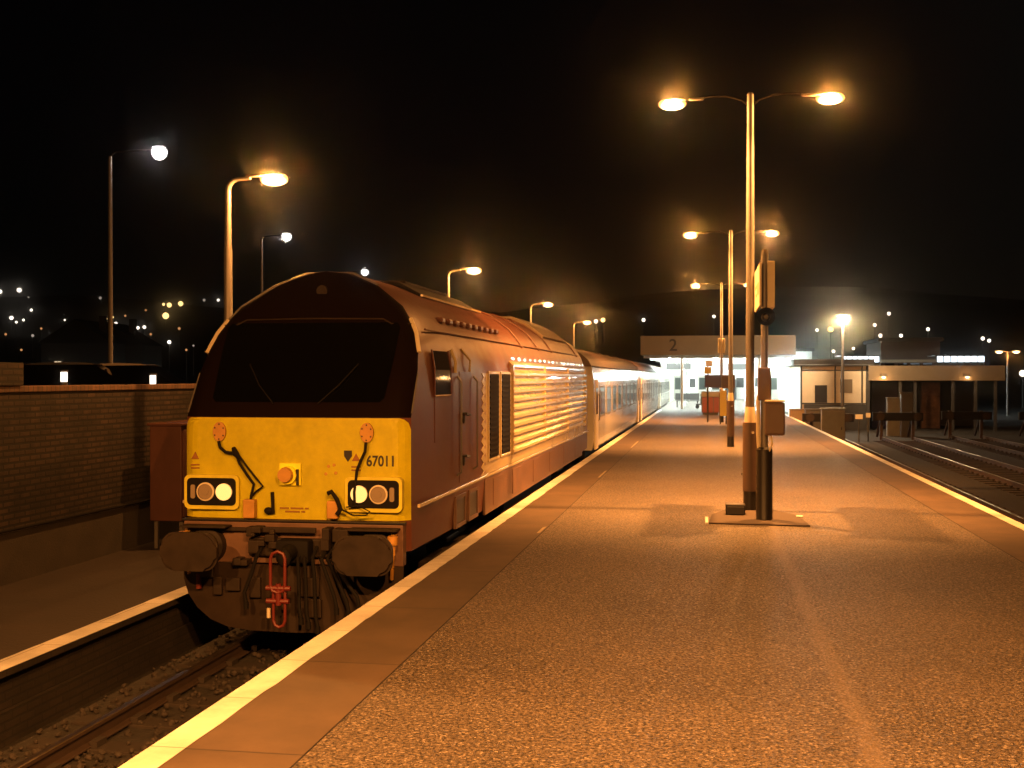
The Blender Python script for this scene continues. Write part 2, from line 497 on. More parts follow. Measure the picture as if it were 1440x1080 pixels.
bm = NB()
NX, NY = 60, 40
gv = [[bm.verts.new((-520 + 1040 * i / NX, 125 + 600 * j / NY, hill_z(-520 + 1040 * i / NX, 125 + 600 * j / NY))) for i in range(NX + 1)] for j in range(NY + 1)]
for j in range(NY):
    for i in range(NX):
        bm.faces.new((gv[j][i], gv[j][i + 1], gv[j + 1][i + 1], gv[j + 1][i]))
tag(obj('hills', bm, M['earth'], smooth=True), kind='structure')

def sheet(name, x0, x1, y0, y1, z, m, ny=1):
    bm = NB()
    for k in range(ny):
        a, b = y0 + (y1 - y0) * k / ny, y0 + (y1 - y0) * (k + 1) / ny
        bm.faces.new([bm.verts.new(p) for p in ((x0, a, z), (x1, a, z), (x1, b, z), (x0, b, z))])
    bmesh.ops.remove_doubles(bm, verts=bm.verts[:], dist=1e-5)
    return tag(obj(name, bm, m), kind='structure')

PY0, PY1 = -9.0, 118.0
bm = NB()
box(bm, EDGE_L, EDGE_R, PY0, PY1, GROUND - 0.1, -0.09)
box(bm, EDGE_L - 0.05, EDGE_R + 0.05, PY0 - 0.05, PY1, -0.088, -0.004)
tag(obj('platform', bm, M['plat_side']), kind='structure')
sheet('tarmac', -2.10, 3.36, PY0, PY1, 0.0, M['tarmac'])
sheet('paving', EDGE_L - 0.05, -2.112, PY0, PY1, 0.0, M['slab'])
sheet('paving', 3.372, EDGE_R + 0.05, PY0, PY1, 0.0, M['slab'])
# painted edge lines with worn edges
def worn_line(x0, x1, y0, y1, z, seed, frayed=1):
    rnd = random.Random(seed)
    bm = NB()
    y = y0
    L, Rr = [], []
    while y < y1:
        L.append((x0 + (rnd.uniform(0, 0.012) if frayed < 0 else 0), y)); Rr.append((x1 + (rnd.uniform(-0.010, 0.006) if frayed > 0 else 0), y))
        y += rnd.uniform(0.08, 0.5) if y < 25 else 3
    vs = [(bm.verts.new((a[0], a[1], z)), bm.verts.new((b[0], b[1], z))) for a, b in zip(L, Rr)]
    for p, q in zip(vs, vs[1:]):
        bm.faces.new((p[0], p[1], q[1], q[0]))
    return bm
tag(obj('platform_edge_line', worn_line(EDGE_L - 0.045, -2.775, PY0, 76, 0.004, 3), M['white_line']), kind='structure')
tag(obj('platform_edge_line', worn_line(4.08, EDGE_R + 0.045, PY0, 76, 0.004, 4, 0), M['white_line']), kind='structure')
# faded remains of an older line beside the tarmac joint
bm = NB()
for ya, yb in ((14.9, 15.6), (23.4, 25.2), (33.5, 37)):
    bm.faces.new([bm.verts.new(p) for p in ((-2.165, ya, 0.004), (-2.125, ya + 0.05, 0.004), (-2.125, yb, 0.004), (-2.165, yb - 0.1, 0.004))])
tag(obj('faded_line', bm, mat('faded_line_paint', (0.30, 0.25, 0.16), 0.6, var=0.5, vscale=14)), kind='structure')

# left low platform
LP_E, WALL_X, LP_Z = -5.80, -8.23, -0.45
bm = NB()
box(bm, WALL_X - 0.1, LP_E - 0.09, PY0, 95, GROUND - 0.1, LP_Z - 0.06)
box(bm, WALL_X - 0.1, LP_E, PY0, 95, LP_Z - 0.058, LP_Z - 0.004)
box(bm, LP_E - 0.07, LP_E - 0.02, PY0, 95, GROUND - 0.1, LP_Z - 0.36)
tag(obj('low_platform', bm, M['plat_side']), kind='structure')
sheet('paving', WALL_X, LP_E, PY0, 95, LP_Z, mat('low_platform_surface', (0.024, 0.016, 0.0125), 0.8, var=0.35, vscale=1.6, bump=0.3, bscale=30))
tag(obj('platform_edge_line', worn_line(LP_E - 0.25, LP_E - 0.004, PY0, 90, LP_Z + 0.004, 9, -1), M['white_line']), kind='structure')

# car park behind the wall
CP_Z = 0.9
bm = NB()
box(bm, -90, WALL_X - 0.36, -20, 124, GROUND - 0.1, CP_Z)
tag(obj('car_park', bm, M['asphalt']), kind='structure')

# ------------------------------------------------------------------ brick wall
wall = thing('brick_wall', 'long weathered red brick wall with rendered plinth behind the low left platform', 'wall', (WALL_X, 0, LP_Z))
def W(z): return z - LP_Z
bm = NB(); box(bm, -0.34, 0, -8, 96, W(0.16), W(1.82)); obj('brickwork', bm, M['brick'], wall)
bm = NB(); box(bm, -0.34, 0.05, -8, 96, 0.0, W(0.157)); obj('plinth', bm, M['plinth'], wall)
bm = NB(); box(bm, -0.37, 0.03, -8, 96, W(1.822), W(1.90), 0.012); obj('coping', bm, brick_mat('coping_brick', (0.19, 0.10, 0.065), (0.13, 0.075, 0.05), (0.09, 0.07, 0.055), bw=0.1, bh=0.3), wall)
bm = NB(); box(bm, -0.42, 0.06, 10.4, 13.05, W(1.903), W(2.18), 0.01); obj('raised_coping', bm, M['brick'], wall)
# a cable pipe along the wall
bm = NB(); tube(bm, [(0.075, -8, W(0.19)), (0.075, 96, W(0.19))], 0.022, 8); obj('cable_pipe', bm, M['black_rough'], wall)

# ------------------------------------------------------------------ railway tracks
def make_rail(parent, x, y0, y1):
    bm = NB()
    prof = [(-0.07, 0.0), (0.07, 0.0), (0.07, 0.012), (0.012, 0.03), (0.012, 0.11), (0.036, 0.122), (0.036, 0.152), (0.028, 0.158), (-0.028, 0.158), (-0.036, 0.152), (-0.036, 0.122), (-0.012, 0.11), (-0.012, 0.03), (-0.07, 0.012)]
    prism(bm, [(x + p[0], p[1]) for p in prof], 'y', y0, y1, 1)
    bm.faces.ensure_lookup_table()
    for f in bm.faces:
        if f.calc_center_median().z > 0.15: f.material_index = 0
    return obj('rail', bm, [M['rail'], M['rust']], parent)

def track(label, cx, y0, y1, sl0, sl1, group):
    t = thing('railway_track', label, 'track', (cx, 0, ZR - 0.158), 0, group)
    for s in (-1, 1): make_rail(t, s * 0.7535, y0, y1)
    bm = NB(); box(bm, -1.25, 1.25, -0.125, 0.125, -0.13, -0.002, 0.008)
    for s in (-1, 1):
        for q in (-1, 1):
            box(bm, s * 0.7535 + q * 0.085 - 0.035, s * 0.7535 + q * 0.085 + 0.035, -0.08, 0.08, -0.001, 0.05)
    first = obj('sleeper', bm, M['sleeper'], t)
    y = sl0
    first.location.y = y
    n = 0
    while y + 0.7 < sl1 and n < 90:
        y += 0.7; n += 1
        c = first.copy(); COL.objects.link(c); c.parent = t; c.location.y = y
    return t
track('track under the locomotive beside the low left platform', -4.36, -8, 100, 3.5, 16, 'railway tracks')
TR = [(5.72, 'track right along the right edge of the tarmac platform', 58), (9.25, 'second track out from the right platform edge', 60), (12.9, 'third track out from the right platform edge', 62), (16.6, 'fourth track out from the right platform edge', 62), (20.3, 'farthest track out from the right platform edge', 64)]
for i, (cx, lab, yend) in enumerate(TR):
    track(lab, cx, 0, yend, 14 + i * 4, yend, 'railway tracks')
# ballast stones that catch the light beside the near rail
rnd = random.Random(5)
bm = NB()
for k in range(2600):
    y = 4 + 14 * rnd.random() ** 1.4
    x = rnd.uniform(-5.75, -3.0)
    if min(abs(x + 4.36 - 0.7535), abs(x + 4.36 + 0.7535)) < 0.1: continue
    s = rnd.uniform(0.018, 0.042)
    c = Vector((x, y, GROUND + 0.015 + rnd.uniform(0, 0.03)))
    r = bmesh.ops.create_icosphere(bm, subdivisions=1, radius=s, matrix=Matrix.Translation(c) @ Matrix.Rotation(rnd.uniform(0, 6), 4, (rnd.random(), rnd.random(), 1)) @ Matrix.Diagonal((1, rnd.uniform(.6, 1), rnd.uniform(.5, .9), 1)))
tag(obj('ballast_stones', bm, mat('ballast_stone', (0.030, 0.023, 0.019), 0.8, var=0.6, vscale=9)), 'loose ballast stones lying between the rails under the locomotive', 'ballast', kind='stuff')

# ------------------------------------------------------------------ lamps
def add_light(parent, loc, watts, color, radius=0.09):
    L = bpy.data.lights.new('lamp_light', 'POINT')
    L.energy = watts
    L.color = color
    L.shadow_soft_size = radius
    o = bpy.data.objects.new('lamp_light', L)
    COL.objects.link(o)
    o.parent = parent
    o.location = loc
    return o

def add_beam(parent, loc, watts, color, tilt, cone=128, aim=0.0):
    L = bpy.data.lights.new('lamp_beam', 'SPOT')
    L.energy = watts
    L.color = color
    L.shadow_soft_size = 0.06
    L.spot_size = R(cone)
    L.spot_blend = 1.0
    o = bpy.data.objects.new('lamp_beam', L)
    COL.objects.link(o)
    o.parent = parent
    o.location = loc
    o.rotation_euler = (R(tilt), R(aim), 0)
    return o

def lamp_head(parent, x, z, sgn, lens, scale=1.0, y=0.0):
    s = scale
    bm = NB()
    ellipsoid(bm, (x - sgn * 0.06 * s, y, z + 0.046 * s), (0.19 * s, 0.075 * s, 0.03 * s), 18, 6, 0.0, 1.0)
    box(bm, x - sgn * 0.40 * s - 0.10 * s, x - sgn * 0.40 * s + 0.16 * s * (1 if sgn > 0 else 1), y - 0.04 * s, y + 0.04 * s, z + 0.03 * s, z + 0.075 * s, 0.012 * s)
    h = obj('lamp_head', bm, M['galv'], parent, smooth=True)
    bm = NB()
    ellipsoid(bm, (x, y, z - 0.02 * s), (0.25 * s, 0.14 * s, 0.112 * s), 18, 10, -1.0, 0.6)
    obj('lens', bm, lens, h, smooth=True)
    return h

def double_lamp(label, loc, watts, H=6.18, sleeve=1, group='twin headed lamp posts down the middle of the platform'):
    t = thing('lamp_post', label, 'lamp post', loc, 0, group)
    bm = NB()
    tube(bm, [(0, 0, 0.3), (0, 0, 3.0), (0, 0, H + 0.05)], [0.066, 0.062, 0.052], 20)
    ellipsoid(bm, (0, 0, H + 0.05), (0.055, 0.055, 0.05), 14, 6)
    obj('pole', bm, M['galv'], t, smooth=True)
    for s in (-1, 1):
        bm = NB()
        pts = [(s * 0.03, 0, H - 0.10), (s * 0.12, 0, H - 0.02), (s * 0.35, 0, H + 0.05), (s * 0.6, 0, H + 0.055), (s * 0.82, 0, H + 0.0 + 0.035)]
        tube(bm, pts, 0.017, 8)
        obj('arm', bm, M['black_rough'], t, smooth=True)
        lamp_head(t, s * 1.16, H - 0.02, s, M['sodium_lens'], 0.84)
        if watts:
            add_light(t, (s * 1.16, 0, H - 0.04), watts * 0.42, SODIUM, 0.03)
            add_beam(t, (s * 1.16, 0.0, H - 0.07), watts * 6.2, SODIUM, 21, 126, 11 * s)
    if sleeve:
        bm = NB(); tube(bm, [(0, 0, 0.30), (0, 0, 1.33)], 0.108, 20); obj('sleeve', bm, M['sleeve'], t, smooth=True)
        bm = NB(); tube(bm, [(0, 0, 1.33), (0, 0, 1.36), (0, 0, 1.56)], [0.085, 0.085, 0.07], 20); obj('collar', bm, M['cream'], t, smooth=True)
        bm = NB(); tube(bm, [(0, 0, 0.0), (0, 0, 0.30)], 0.1, 20); obj('base', bm, M['black'], t, smooth=True)
        bm = NB(); tube(bm, [(-0.112, 0.0, 0.55), (-0.128, 0, 0.55)], 0.02, 8); tube(bm, [(0.04, -0.10, 1.18), (0.04, -0.125, 1.18)], 0.022, 10); obj('lock', bm, M['silver'], t)
    return t

double_lamp('twin lamp post nearest the camera, brown sleeve and black foot, behind the sign pole', (0.63, 17.95, 0), PLAT_W)
double_lamp('second twin lamp post along the platform, thin black foot, one bay past the nearest', (0.66, 34.5, 0), PLAT_W)
double_lamp('twin lamp post standing beside the photographer', (0.66, 0.9, 0), PLAT_W * 1.15)
double_lamp('third twin lamp post along the platform, carrying dark boards beside the red bin', (0.62, 53.5, 0), PLAT_W)

def single_lamp(label, d, watts=LEFT_W, h=4.9, group='single lamp posts along the low left platform'):
    # pole on the low platform, arm out over the edge
    X0 = -6.85
    Y = (d + 0.1644 * X0) / 0.9864
    t = thing('lamp_post', label, 'lamp post', (X0, Y, LP_Z), 0, group)
    H = h - LP_Z
    bm = NB()
    tube(bm, [(0, 0, 0), (0, 0, 1.2), (0, 0, 1.25), (0, 0, H - 1.05), (0, 0, H - 1.0), (0, 0, H - 0.2)], [0.075, 0.075, 0.06, 0.06, 0.05, 0.045], 18)
    obj('pole', bm, M['galv'], t, smooth=True)
    bm = NB()
    pts = [(0, 0, H - 0.2)] + [(0.16 - 0.16 * math.cos(a), 0, H - 0.2 + 0.17 * math.sin(a)) for a in (0.35, 0.75, 1.15, 1.5)] + [(0.34, 0, H - 0.02)]
    tube(bm, pts, [0.044, 0.042, 0.04, 0.036, 0.03, 0.024], 12)
    obj('arm', bm, M['galv'], t, smooth=True)
    lamp_head(t, 0.70, H - 0.03, 1, M['sodium_lens'], 0.84)
    if watts: add_light(t, (0.70, 0, H - 0.05), watts, SODIUM, 0.03)
    return t
for lab, d in (('orange lamp on a curved pole directly left of the locomotive roof', 17.0), ('second orange curved pole lamp, over the middle of the locomotive roof', 31.4), ('third orange curved pole lamp, over the rear of the locomotive', 46.0), ('fourth orange curved pole lamp, over the first coach roof', 60.8), ('orange curved pole lamp on the low left platform nearest the camera', 2.6)):
    single_lamp(lab, d, LEFT_W * (3.9 if d < 5 else 1.0))

# ------------------------------------------------------------------ the sign pole, cabinet and bits by the near lamp
t = thing('sign_pole', 'sign pole with two cream boards, loudspeaker and brown box, in front of nearest lamp post', 'sign pole', (0.785, 16.75, 0))
bm = NB(); tube(bm, [(0, 0, 1.0), (0, 0, 3.74), (0, 0, 3.79)], [0.05, 0.05, 0.03], 16); obj('pole', bm, M['galv'], t, smooth=True)
bm = NB(); tube(bm, [(0, 0, 0.0), (0, 0, 0.02), (0, 0, 1.0), (0, 0, 1.03)], [0.12, 0.115, 0.112, 0.09], 20); obj('base', bm, M['black'], t, smooth=True)
bm = NB(); box(bm, -0.09, 0.09, -0.085, 0.085, 1.68, 2.14, 0.02); obj('junction_box', bm, M['sleeve'], t)
for s in (-1, 1):
    bm = NB()
    if s < 0: box(bm, -0.075, -0.045, -0.12, 1.55, 3.0, 3.60, 0.006)
    else: box(bm, 0.035, 0.135, -0.10, 1.50, 2.97, 3.62, 0.012)
    bd = obj('sign_board', bm, M['cream'], t)
    bm = NB()
    x = -0.0765 if s < 0 else 0.1365
    for (a, b, c, d_) in ((0.15, 0.55, 3.18, 3.36), (0.7, 1.3, 3.30, 3.36), (0.7, 1.2, 3.18, 3.23)):
        bm.faces.new([bm.verts.new(p) for p in ((x, a, c), (x, b, c), (x, b, d_), (x, a, d_))])
    obj('print', bm, M['sign_green'], bd)
bm = NB(); tube(bm, [(0, 0.0, 3.62), (-0.06, 0.02, 3.62)], 0.015, 8); tube(bm, [(0, 0, 3.02), (-0.06, 0.02, 3.02)], 0.015, 8); tube(bm, [(0, 0, 3.05), (0.05, 0.02, 3.05)], 0.015, 8); tube(bm, [(0, 0, 3.55), (0.05, 0.02, 3.55)], 0.015, 8); obj('bracket', bm, M['galv'], t)
bm = NB()
tube(bm, [(0.01, -0.26, 2.84), (0.01, -0.24, 2.84), (0.01, -0.16, 2.84), (0.01, -0.10, 2.84), (0.01, -0.02, 2.84)], [0.125, 0.122, 0.07, 0.06, 0.06], 22, cap=False)
tube(bm, [(0.01, -0.19, 2.84), (0.01, -0.15, 2.84)], [0.03, 0.05], 12)
obj('loudspeaker', bm, M['black'], t, smooth=True)
bm = NB(); box(bm, 0.0, 0.27, -0.20, -0.055, 1.20, 1.66, 0.03); bx = obj('cabinet', bm, M['sleeve'], t)
bm = NB(); box(bm, 0.02, 0.25, -0.212, -0.201, 1.23, 1.63, 0.004); obj('door', bm, M['sleeve'], bx)
bm = NB(); box(bm, 0.0, 0.275, -0.21, -0.05, 1.662, 1.69, 0.008); obj('cap', bm, M['cream'], bx)
bm = NB(); tube(bm, [(0.09, -0.1, 1.2), (0.10, -0.1, 1.08), (0.06, -0.08, 0.98)], 0.016, 8); tube(bm, [(-0.085, -0.02, 1.75), (-0.085, -0.02, 1.2), (-0.075, -0.02, 1.02)], 0.028, 8); obj('conduit', bm, M['cream'], t)

bm = NB(); box(bm, 0.26, 0.54, 17.2, 17.45, 0.001, 0.17, 0.012); box(bm, 0.28, 0.52, 17.17, 17.199, 0.03, 0.14, 0.004)
tag(obj('cable_box', bm, M['black']), 'small black box on the tarmac left of the nearest lamp foot', 'box')
bm = NB()
prism(bm, [(0.02, 16.25), (1.36, 16.15), (1.28, 17.3), (0.9, 18.2), (0.34, 18.2), (0.06, 17.2)], 'z', 0.0005, 0.02)
tag(obj('concrete_footing', bm, mat('footing_concrete', (0.045, 0.03, 0.022), 0.8, var=0.3, vscale=3)), 'low brown concrete footing pad under the nearest lamp post and sign pole', 'footing')
bm = NB(); box(bm, -0.03, 0.012, 16.2, 16.9, 0.001, 0.024); box(bm, 1.25, 1.34, 17.1, 17.2, 0.001, 0.03)
tag(obj('painted_edge', bm, M['white_line']), 'white painted edging strip on the left side of the footing pad', 'edging')

# ------------------------------------------------------------------ locomotive
CX, LY = -4.36, 11.95
loco = thing('locomotive', 'maroon and gold diesel locomotive with yellow nose and lit headlights', 'locomotive', (CX, LY, ZR))
LZ = (0, 0, -ZR)
def lp(name, bm, m, parent=loco, smooth=False):
    return obj(name, bm, m, parent, smooth, LZ if parent is loco else None)
LEN = 18.75
# half section: (half width, z); front rake: y offset by z
SEC = [(1.29, 0.16), (1.33, 0.64), (1.33, 1.575), (1.33, 2.08), (1.29, 2.30), (1.20, 2.50), (1.09, 2.66), (0.97, 2.81), (0.64, 3.06), (0.29, 3.21), (0.0, 3.235)]
FW =  [1.26, 1.26, 1.26, 1.25, 1.22, 1.16, 1.07, 0.96, 0.62, 0.28, 0.0]
FY =  [0.02, 0.0, 0.0, 0.33, 0.47, 0.60, 0.70, 0.80, 0.97, 1.10, 1.12]
def corner(fr):   # plan rounding of the nose
    return 0.11 * max(0.0, (abs(fr) - 0.86) / 0.14) ** 2 + 0.035 * fr * fr
FR = [-1, -0.96, -0.91, -0.86, -0.5, 0, 0.5, 0.86, 0.91, 0.96, 1]
def nose(end=0):
    """rows of points of the raked end; end 0 = front, 1 = rear"""
    rows = []
    for (hw, y, (bw, z)) in zip(FW, FY, SEC):
        rows.append([(fr * hw, (y + corner(fr)) if end == 0 else LEN - (y + corner(fr)), z) for fr in FR])
    return rows
bm = NB()
rows = {}
for end in (0, 1):
    rr = [[bm.verts.new(p) for p in row] for row in nose(end)]
    rows[end] = rr
    for a, b in zip(rr, rr[1:]):
        for k in range(len(FR) - 1):
            try:
                f = bm.faces.new((a[k], a[k + 1], b[k + 1], b[k]))
                f.material_index = 1 if FY[rr.index(a)] >= 0.0 and rr.index(a) >= 2 else 0
            except ValueError: pass
stations = [1.9, 8.0, LEN - 1.9]
rings = []
for y in stations:
    rings.append([bm.verts.new((hw, y, z)) for hw, z in SEC] + [bm.verts.new((-hw, y, z)) for hw, z in SEC[-2::-1]])
end0 = [r[-1] for r in rows[0]] + [r[0] for r in rows[0][-2::-1]]
end1 = [r[-1] for r in rows[1]] + [r[0] for r in rows[1][-2::-1]]
chain = [end0] + rings + [end1]
for a, b in zip(chain, chain[1:]):
    for k in range(len(a) - 1):
        bm.faces.new((a[k], a[k + 1], b[k + 1], b[k]))
bm.faces.new([a[0] for a in chain] + [a[-1] for a in chain[::-1]])
bmesh.ops.remove_doubles(bm, verts=bm.verts[:], dist=1e-4)
body = lp('body', bm, [M['maroon'], mat('nose_black_paint', (0.006, 0.003, 0.003), 0.6, spec=0.02)], smooth=True)

def front_y(x, z):
    zs = [s[1] for s in SEC]
    for i in range(len(zs) - 1):
        if zs[i] <= z <= zs[i + 1]:
            f = (z - zs[i]) / (zs[i + 1] - zs[i]); break
    else:
        i, f = 0, 0
    hw = FW[i] + (FW[i + 1] - FW[i]) * f
    y = FY[i] + (FY[i + 1] - FY[i]) * f
    return y + corner(max(-1, min(1, x / max(hw, 1e-3))))

# yellow warning panel: a skin 6 mm proud of the nose, rounded top corners
bm = NB()
zs = [0.49, 0.60, 0.9, 1.2, 1.45, 1.52, 1.555, 1.572]
cols = []
for z in zs:
    inset = 0.0 if z < 1.45 else {1.45: 0.0, 1.52: 0.02, 1.555: 0.055, 1.572: 0.10}[z]
    hw = 1.262 - inset
    cols.append([bm.verts.new((fr * hw, front_y(fr * hw, min(z, 1.574)) - 0.012, z)) for fr in FR])
for a, b in zip(cols, cols[1:]):
    for k in range(len(FR) - 1):
        bm.faces.new((a[k], a[k + 1], b[k + 1], b[k]))
bmesh.ops.solidify(bm, geom=bm.faces[:], thickness=0.01)
panel = lp('warning_panel', bm, M['yellow'])

# windscreen (one dark curved glass) and surround lines
def front_patch(poly_rows, off):
    bm = NB()
    vv = [[bm.verts.new((x, front_y(x, z) - off, z)) for x in xs] for z, xs in poly_rows]
    for a, b in zip(vv, vv[1:]):
        for k in range(len(a) - 1):
            bm.faces.new((a[k], a[k + 1], b[k + 1], b[k]))
    return bm
def xs(hw, n=9): return [-hw + 2 * hw * k / (n - 1) for k in range(n)]
bm = front_patch([(1.74, xs(0.92)), (1.78, xs(0.965)), (2.05, xs(0.985)), (2.30, xs(1.0)), (2.56, xs(1.005)), (2.615, xs(0.97))], 0.012)
ws = lp('windscreen', bm, M['glass'], smooth=True)
for s in (-1, 1):
    bm = NB(); tube(bm, [(s * 0.25, front_y(s * .25, 1.74) - 0.03, 1.72), (s * 0.45, front_y(s * .45, 1.9) - 0.03, 1.92), (s * 0.62, front_y(s * .62, 2.15) - 0.03, 2.15)], 0.008, 6)
    obj('wiper', bm, M['grille'], ws)
bm = NB(); pts = [(x, front_y(x, z) - 0.012, z) for x, z in ((-1.10, 2.60), (-0.90, 2.60), (-0.80, 2.655), (0.0, 2.665), (0.80, 2.655), (0.90, 2.60), (1.10, 2.60))]
tube(bm, pts, 0.009, 6); lp('brow_trim', bm, M['grime'])
bm = NB(); tube(bm, [(0.02, front_y(0, 3.0) - 0.03, 2.99), (0.02, front_y(0, 3.0) + 0.02, 2.99)], 0.065, 18); lp('top_light', bm, mat('marker_lens', (0.014, 0.008, 0.006), 0.5, spec=0.1))
# bright roof-edge strip where front meets roof; cream corner strips imitate a lamplit chamfer
bm = NB()
edge = [(FW[i] * s, FY[i] + corner(1) - 0.004, SEC[i][1] + 0.006) for s in (-1,) for i in (6, 7, 8, 9)] + [(FW[i], FY[i] + corner(1) - 0.004, SEC[i][1] + 0.006) for i in (9, 8)]
tube(bm, edge, 0.017, 6); lp('roof_trim', bm, M['galv'])
for s in (-1, 1):
    bm = NB()
    tube(bm, [(s * 1.235, 0.60, 2.28), (s * 1.17, 0.735, 2.50), (s * 1.08, 0.84, 2.66)], 0.024, 6)
    lp('corner_glint', bm, M['cream'])
    bm = NB()
    tube(bm, [(s * 1.262, 0.165, 1.62), (s * 1.256, 0.46, 2.05)], 0.010, 6)
    lp('edge_rail', bm, M['galv'])

# headlight clusters
for s in (-1, 1):
    cx = s * 0.90
    y = front_y(0.9, 1.0) - 0.012
    bm = NB(); prism(bm, rrect(cx, 0.77, 0.62, 0.37, 0.06), 'y', y - 0.05, y + 0.05)
    cl = lp('headlight_housing', bm, M['yellow_dull'])
    cl.location = LZ
    bm = NB(); prism(bm, rrect(cx, 0.775, 0.555, 0.295, 0.05), 'y', y - 0.056, y - 0.0505); obj('recess', bm, M['grille'], cl)
    for dx, r, kind in ((-0.15, 0.092, 'on'), (0.06, 0.10, 'off')):
        x = cx + s * dx
        bm = NB()
        tube(bm, [(x, y - 0.058, 0.775), (x, y - 0.075, 0.775), (x, y - 0.079, 0.775)], [r, r, r * 0.84], 24, cap=False)
        h = obj('headlight', bm, M['cream'], cl, smooth=True)  # ring in pale paint, imitating the shine of bright metal
        bm = NB(); prism(bm, disc_poly(x, 0.775, r * (0.97 if kind == 'on' else 0.84), 24), 'y', y - (0.084 if kind == 'on' else 0.068), y - 0.058)
        if kind == 'off':
            prism(bm, disc_poly(x, 0.775, r * 0.35, 16), 'y', y - 0.076, y - 0.0685)
        obj('lens', bm, M['lens_on'] if kind == 'on' else M['lens_off'], h)
    x = cx + s * 0.205
    bm = NB(); prism(bm, rrect(x, 0.775, 0.05, 0.15, 0.02), 'y', y - 0.07, y - 0.057); obj('marker_light', bm, M['lens_off'], cl)

# centre socket, cable covers and jumper cables on the panel
yf = front_y(0, 1.0) - 0.012
bm = NB(); box(bm, -0.14, 0.10, yf - 0.03, yf + 0.03, 0.85, 1.09, 0.01); tube(bm, [(-0.03, yf - 0.031, 0.965), (-0.03, yf - 0.08, 0.965)], [0.10, 0.095], 20)
sk = lp('socket', bm, M['yellow'])
bm = NB(); tube(bm, [(-0.045, yf - 0.081, 0.97), (-0.045, yf - 0.13, 0.97)], [0.085, 0.075], 20); obj('socket_cap', bm, M['orange_brown'], sk)
bm = NB(); box(bm, 0.06, 0.085, yf - 0.06, yf - 0.031, 0.86, 1.03, 0.004); obj('hinge', bm, M['black'], sk)
for s in (-1, 1):
    x = s * 0.82
    y = front_y(x, 1.4) - 0.012
    bm = NB(); prism(bm, disc_poly(x, 1.42, 0.072, 20, 0.105), 'y', y - 0.03, y + 0.01); cv = lp('cable_cover', bm, M['orange_brown'])
    bm = NB()
    for k in range(6):
        a = 2 * PI * k / 6 + .5
        prism(bm, disc_poly(x + 0.055 * math.cos(a), 1.42 + 0.08 * math.sin(a), 0.009, 8), 'y', y - 0.036, y - 0.0305)
    obj('bolt', bm, M['black'], cv)
    q = -0.045
    bm = NB()
    if s < 0:
        tube(bm, [(x, y + q, 1.32), (x + .02, y + q, 1.25), (x + 0.08, y + q, 1.20), (x + 0.17, y + q, 1.19), (x + 0.2, y + q, 1.20)], 0.018, 8)
        tube(bm, [(x + 0.17, y + q, 1.25), (x + 0.20, y + q - .02, 1.19), (x + 0.24, y + q, 1.13)], [0.022, 0.035, 0.022], 8)
        tube(bm, [(x + 0.20, y + q, 1.18), (x + 0.24, y + q, 1.08), (x + 0.33, y + q, 0.95), (x + 0.40, y + q, 0.86), (x + 0.37, y + q, 0.74), (x + 0.36, y + q, 0.64)], 0.016, 8)
        tube(bm, [(x + 0.22, y + q, 1.18), (x + 0.32, y + q, 1.05), (x + 0.42, y + q, 0.93), (x + 0.50, y + q, 0.84), (x + 0.42, y + q, 0.78), (x + 0.38, y + q, 0.74)], 0.012, 8)
        lp('jumper_cable', bm, M['black_rough'], smooth=True)
        bm = NB(); box(bm, x + 0.29, x + 0.42, y - 0.09, y + 0.02, 0.50, 0.70, 0.012); lp('jumper_socket', bm, M['orange_brown'])
        bm = NB(); tube(bm, [(x + 0.60, y - .03, 0.78), (x + 0.61, y - .03, 0.55)], 0.02, 8); ellipsoid(bm, (x + 0.56, y - .04, 0.58), (0.05, 0.03, 0.04), 10, 6); lp('handle', bm, M['black_rough'])
    else:
        tube(bm, [(x, y + q, 1.32), (x - 0.01, y + q, 1.22), (x - 0.06, y + q, 1.12), (x - 0.10, y + q, 1.02), (x - 0.11, y + q, 0.92), (x - 0.11, y + q - .06, 0.80), (x - 0.105, y + q - .06, 0.66)], 0.016, 8)
        lp('jumper_cable', bm, M['black_rough'], smooth=True)
        bm = NB(); box(bm, x - 0.42, x - 0.30, y - 0.09, y + 0.02, 0.51, 0.70, 0.015); lp('jumper_socket', bm, M['orange_brown'])
        bm = NB(); tube(bm, [(x - 0.40, y - .1, 0.78), (x - 0.36, y - .1, 0.80), (x - 0.30, y - .1, 0.72), (x - 0.26, y - .1, 0.62), (x - 0.30, y - .1, 0.56)], 0.025, 8)
        tube(bm, [(x - 0.26, y - .1, 0.62), (x - 0.12, y - .12, 0.56), (x + 0.02, y - .12, 0.56), (x + 0.06, y - .11, 0.60), (x - 0.06, y - .12, 0.66), (x - 0.2, y - .1, 0.64)], 0.009, 6)
        lp('hose_loop', bm, M['black_rough'], smooth=True)
# running number, warning triangles, crest
yn = front_y(1.0, 1.1) - 0.014
text_mesh('67011', 'running_number', 0.155, M['black'], loco, (0.968, yn + 0.004, 1.115 - ZR), (R(90), 0, 0.045), 0.004, 0.004, 0.82)
for x in (-1.11, 0.70):
    y = front_y(x, 1.15) - 0.014
    bm = NB()
    prism(bm, [(x - 0.045, 1.12), (x + 0.045, 1.12), (x, 1.20)], 'y', y - 0.004, y + 0.004)
    for k in range(2): prism(bm, [(x - 0.05, 1.05 - .035 * k), (x + 0.05, 1.05 - .035 * k), (x + 0.05, 1.065 - .035 * k), (x - 0.05, 1.065 - .035 * k)], 'y', y - 0.004, y + 0.004)
    lp('warning_triangle', bm, mat('faded_orange_print', (0.24, 0.10, 0.01), 0.6))
bm = NB(); y = front_y(0.6, 1.2) - 0.014
prism(bm, [(0.57, 1.23), (0.655, 1.23), (0.655, 1.17), (0.612, 1.11), (0.57, 1.17)], 'y', y - 0.004, y + 0.004); lp('crest', bm, M['black'])
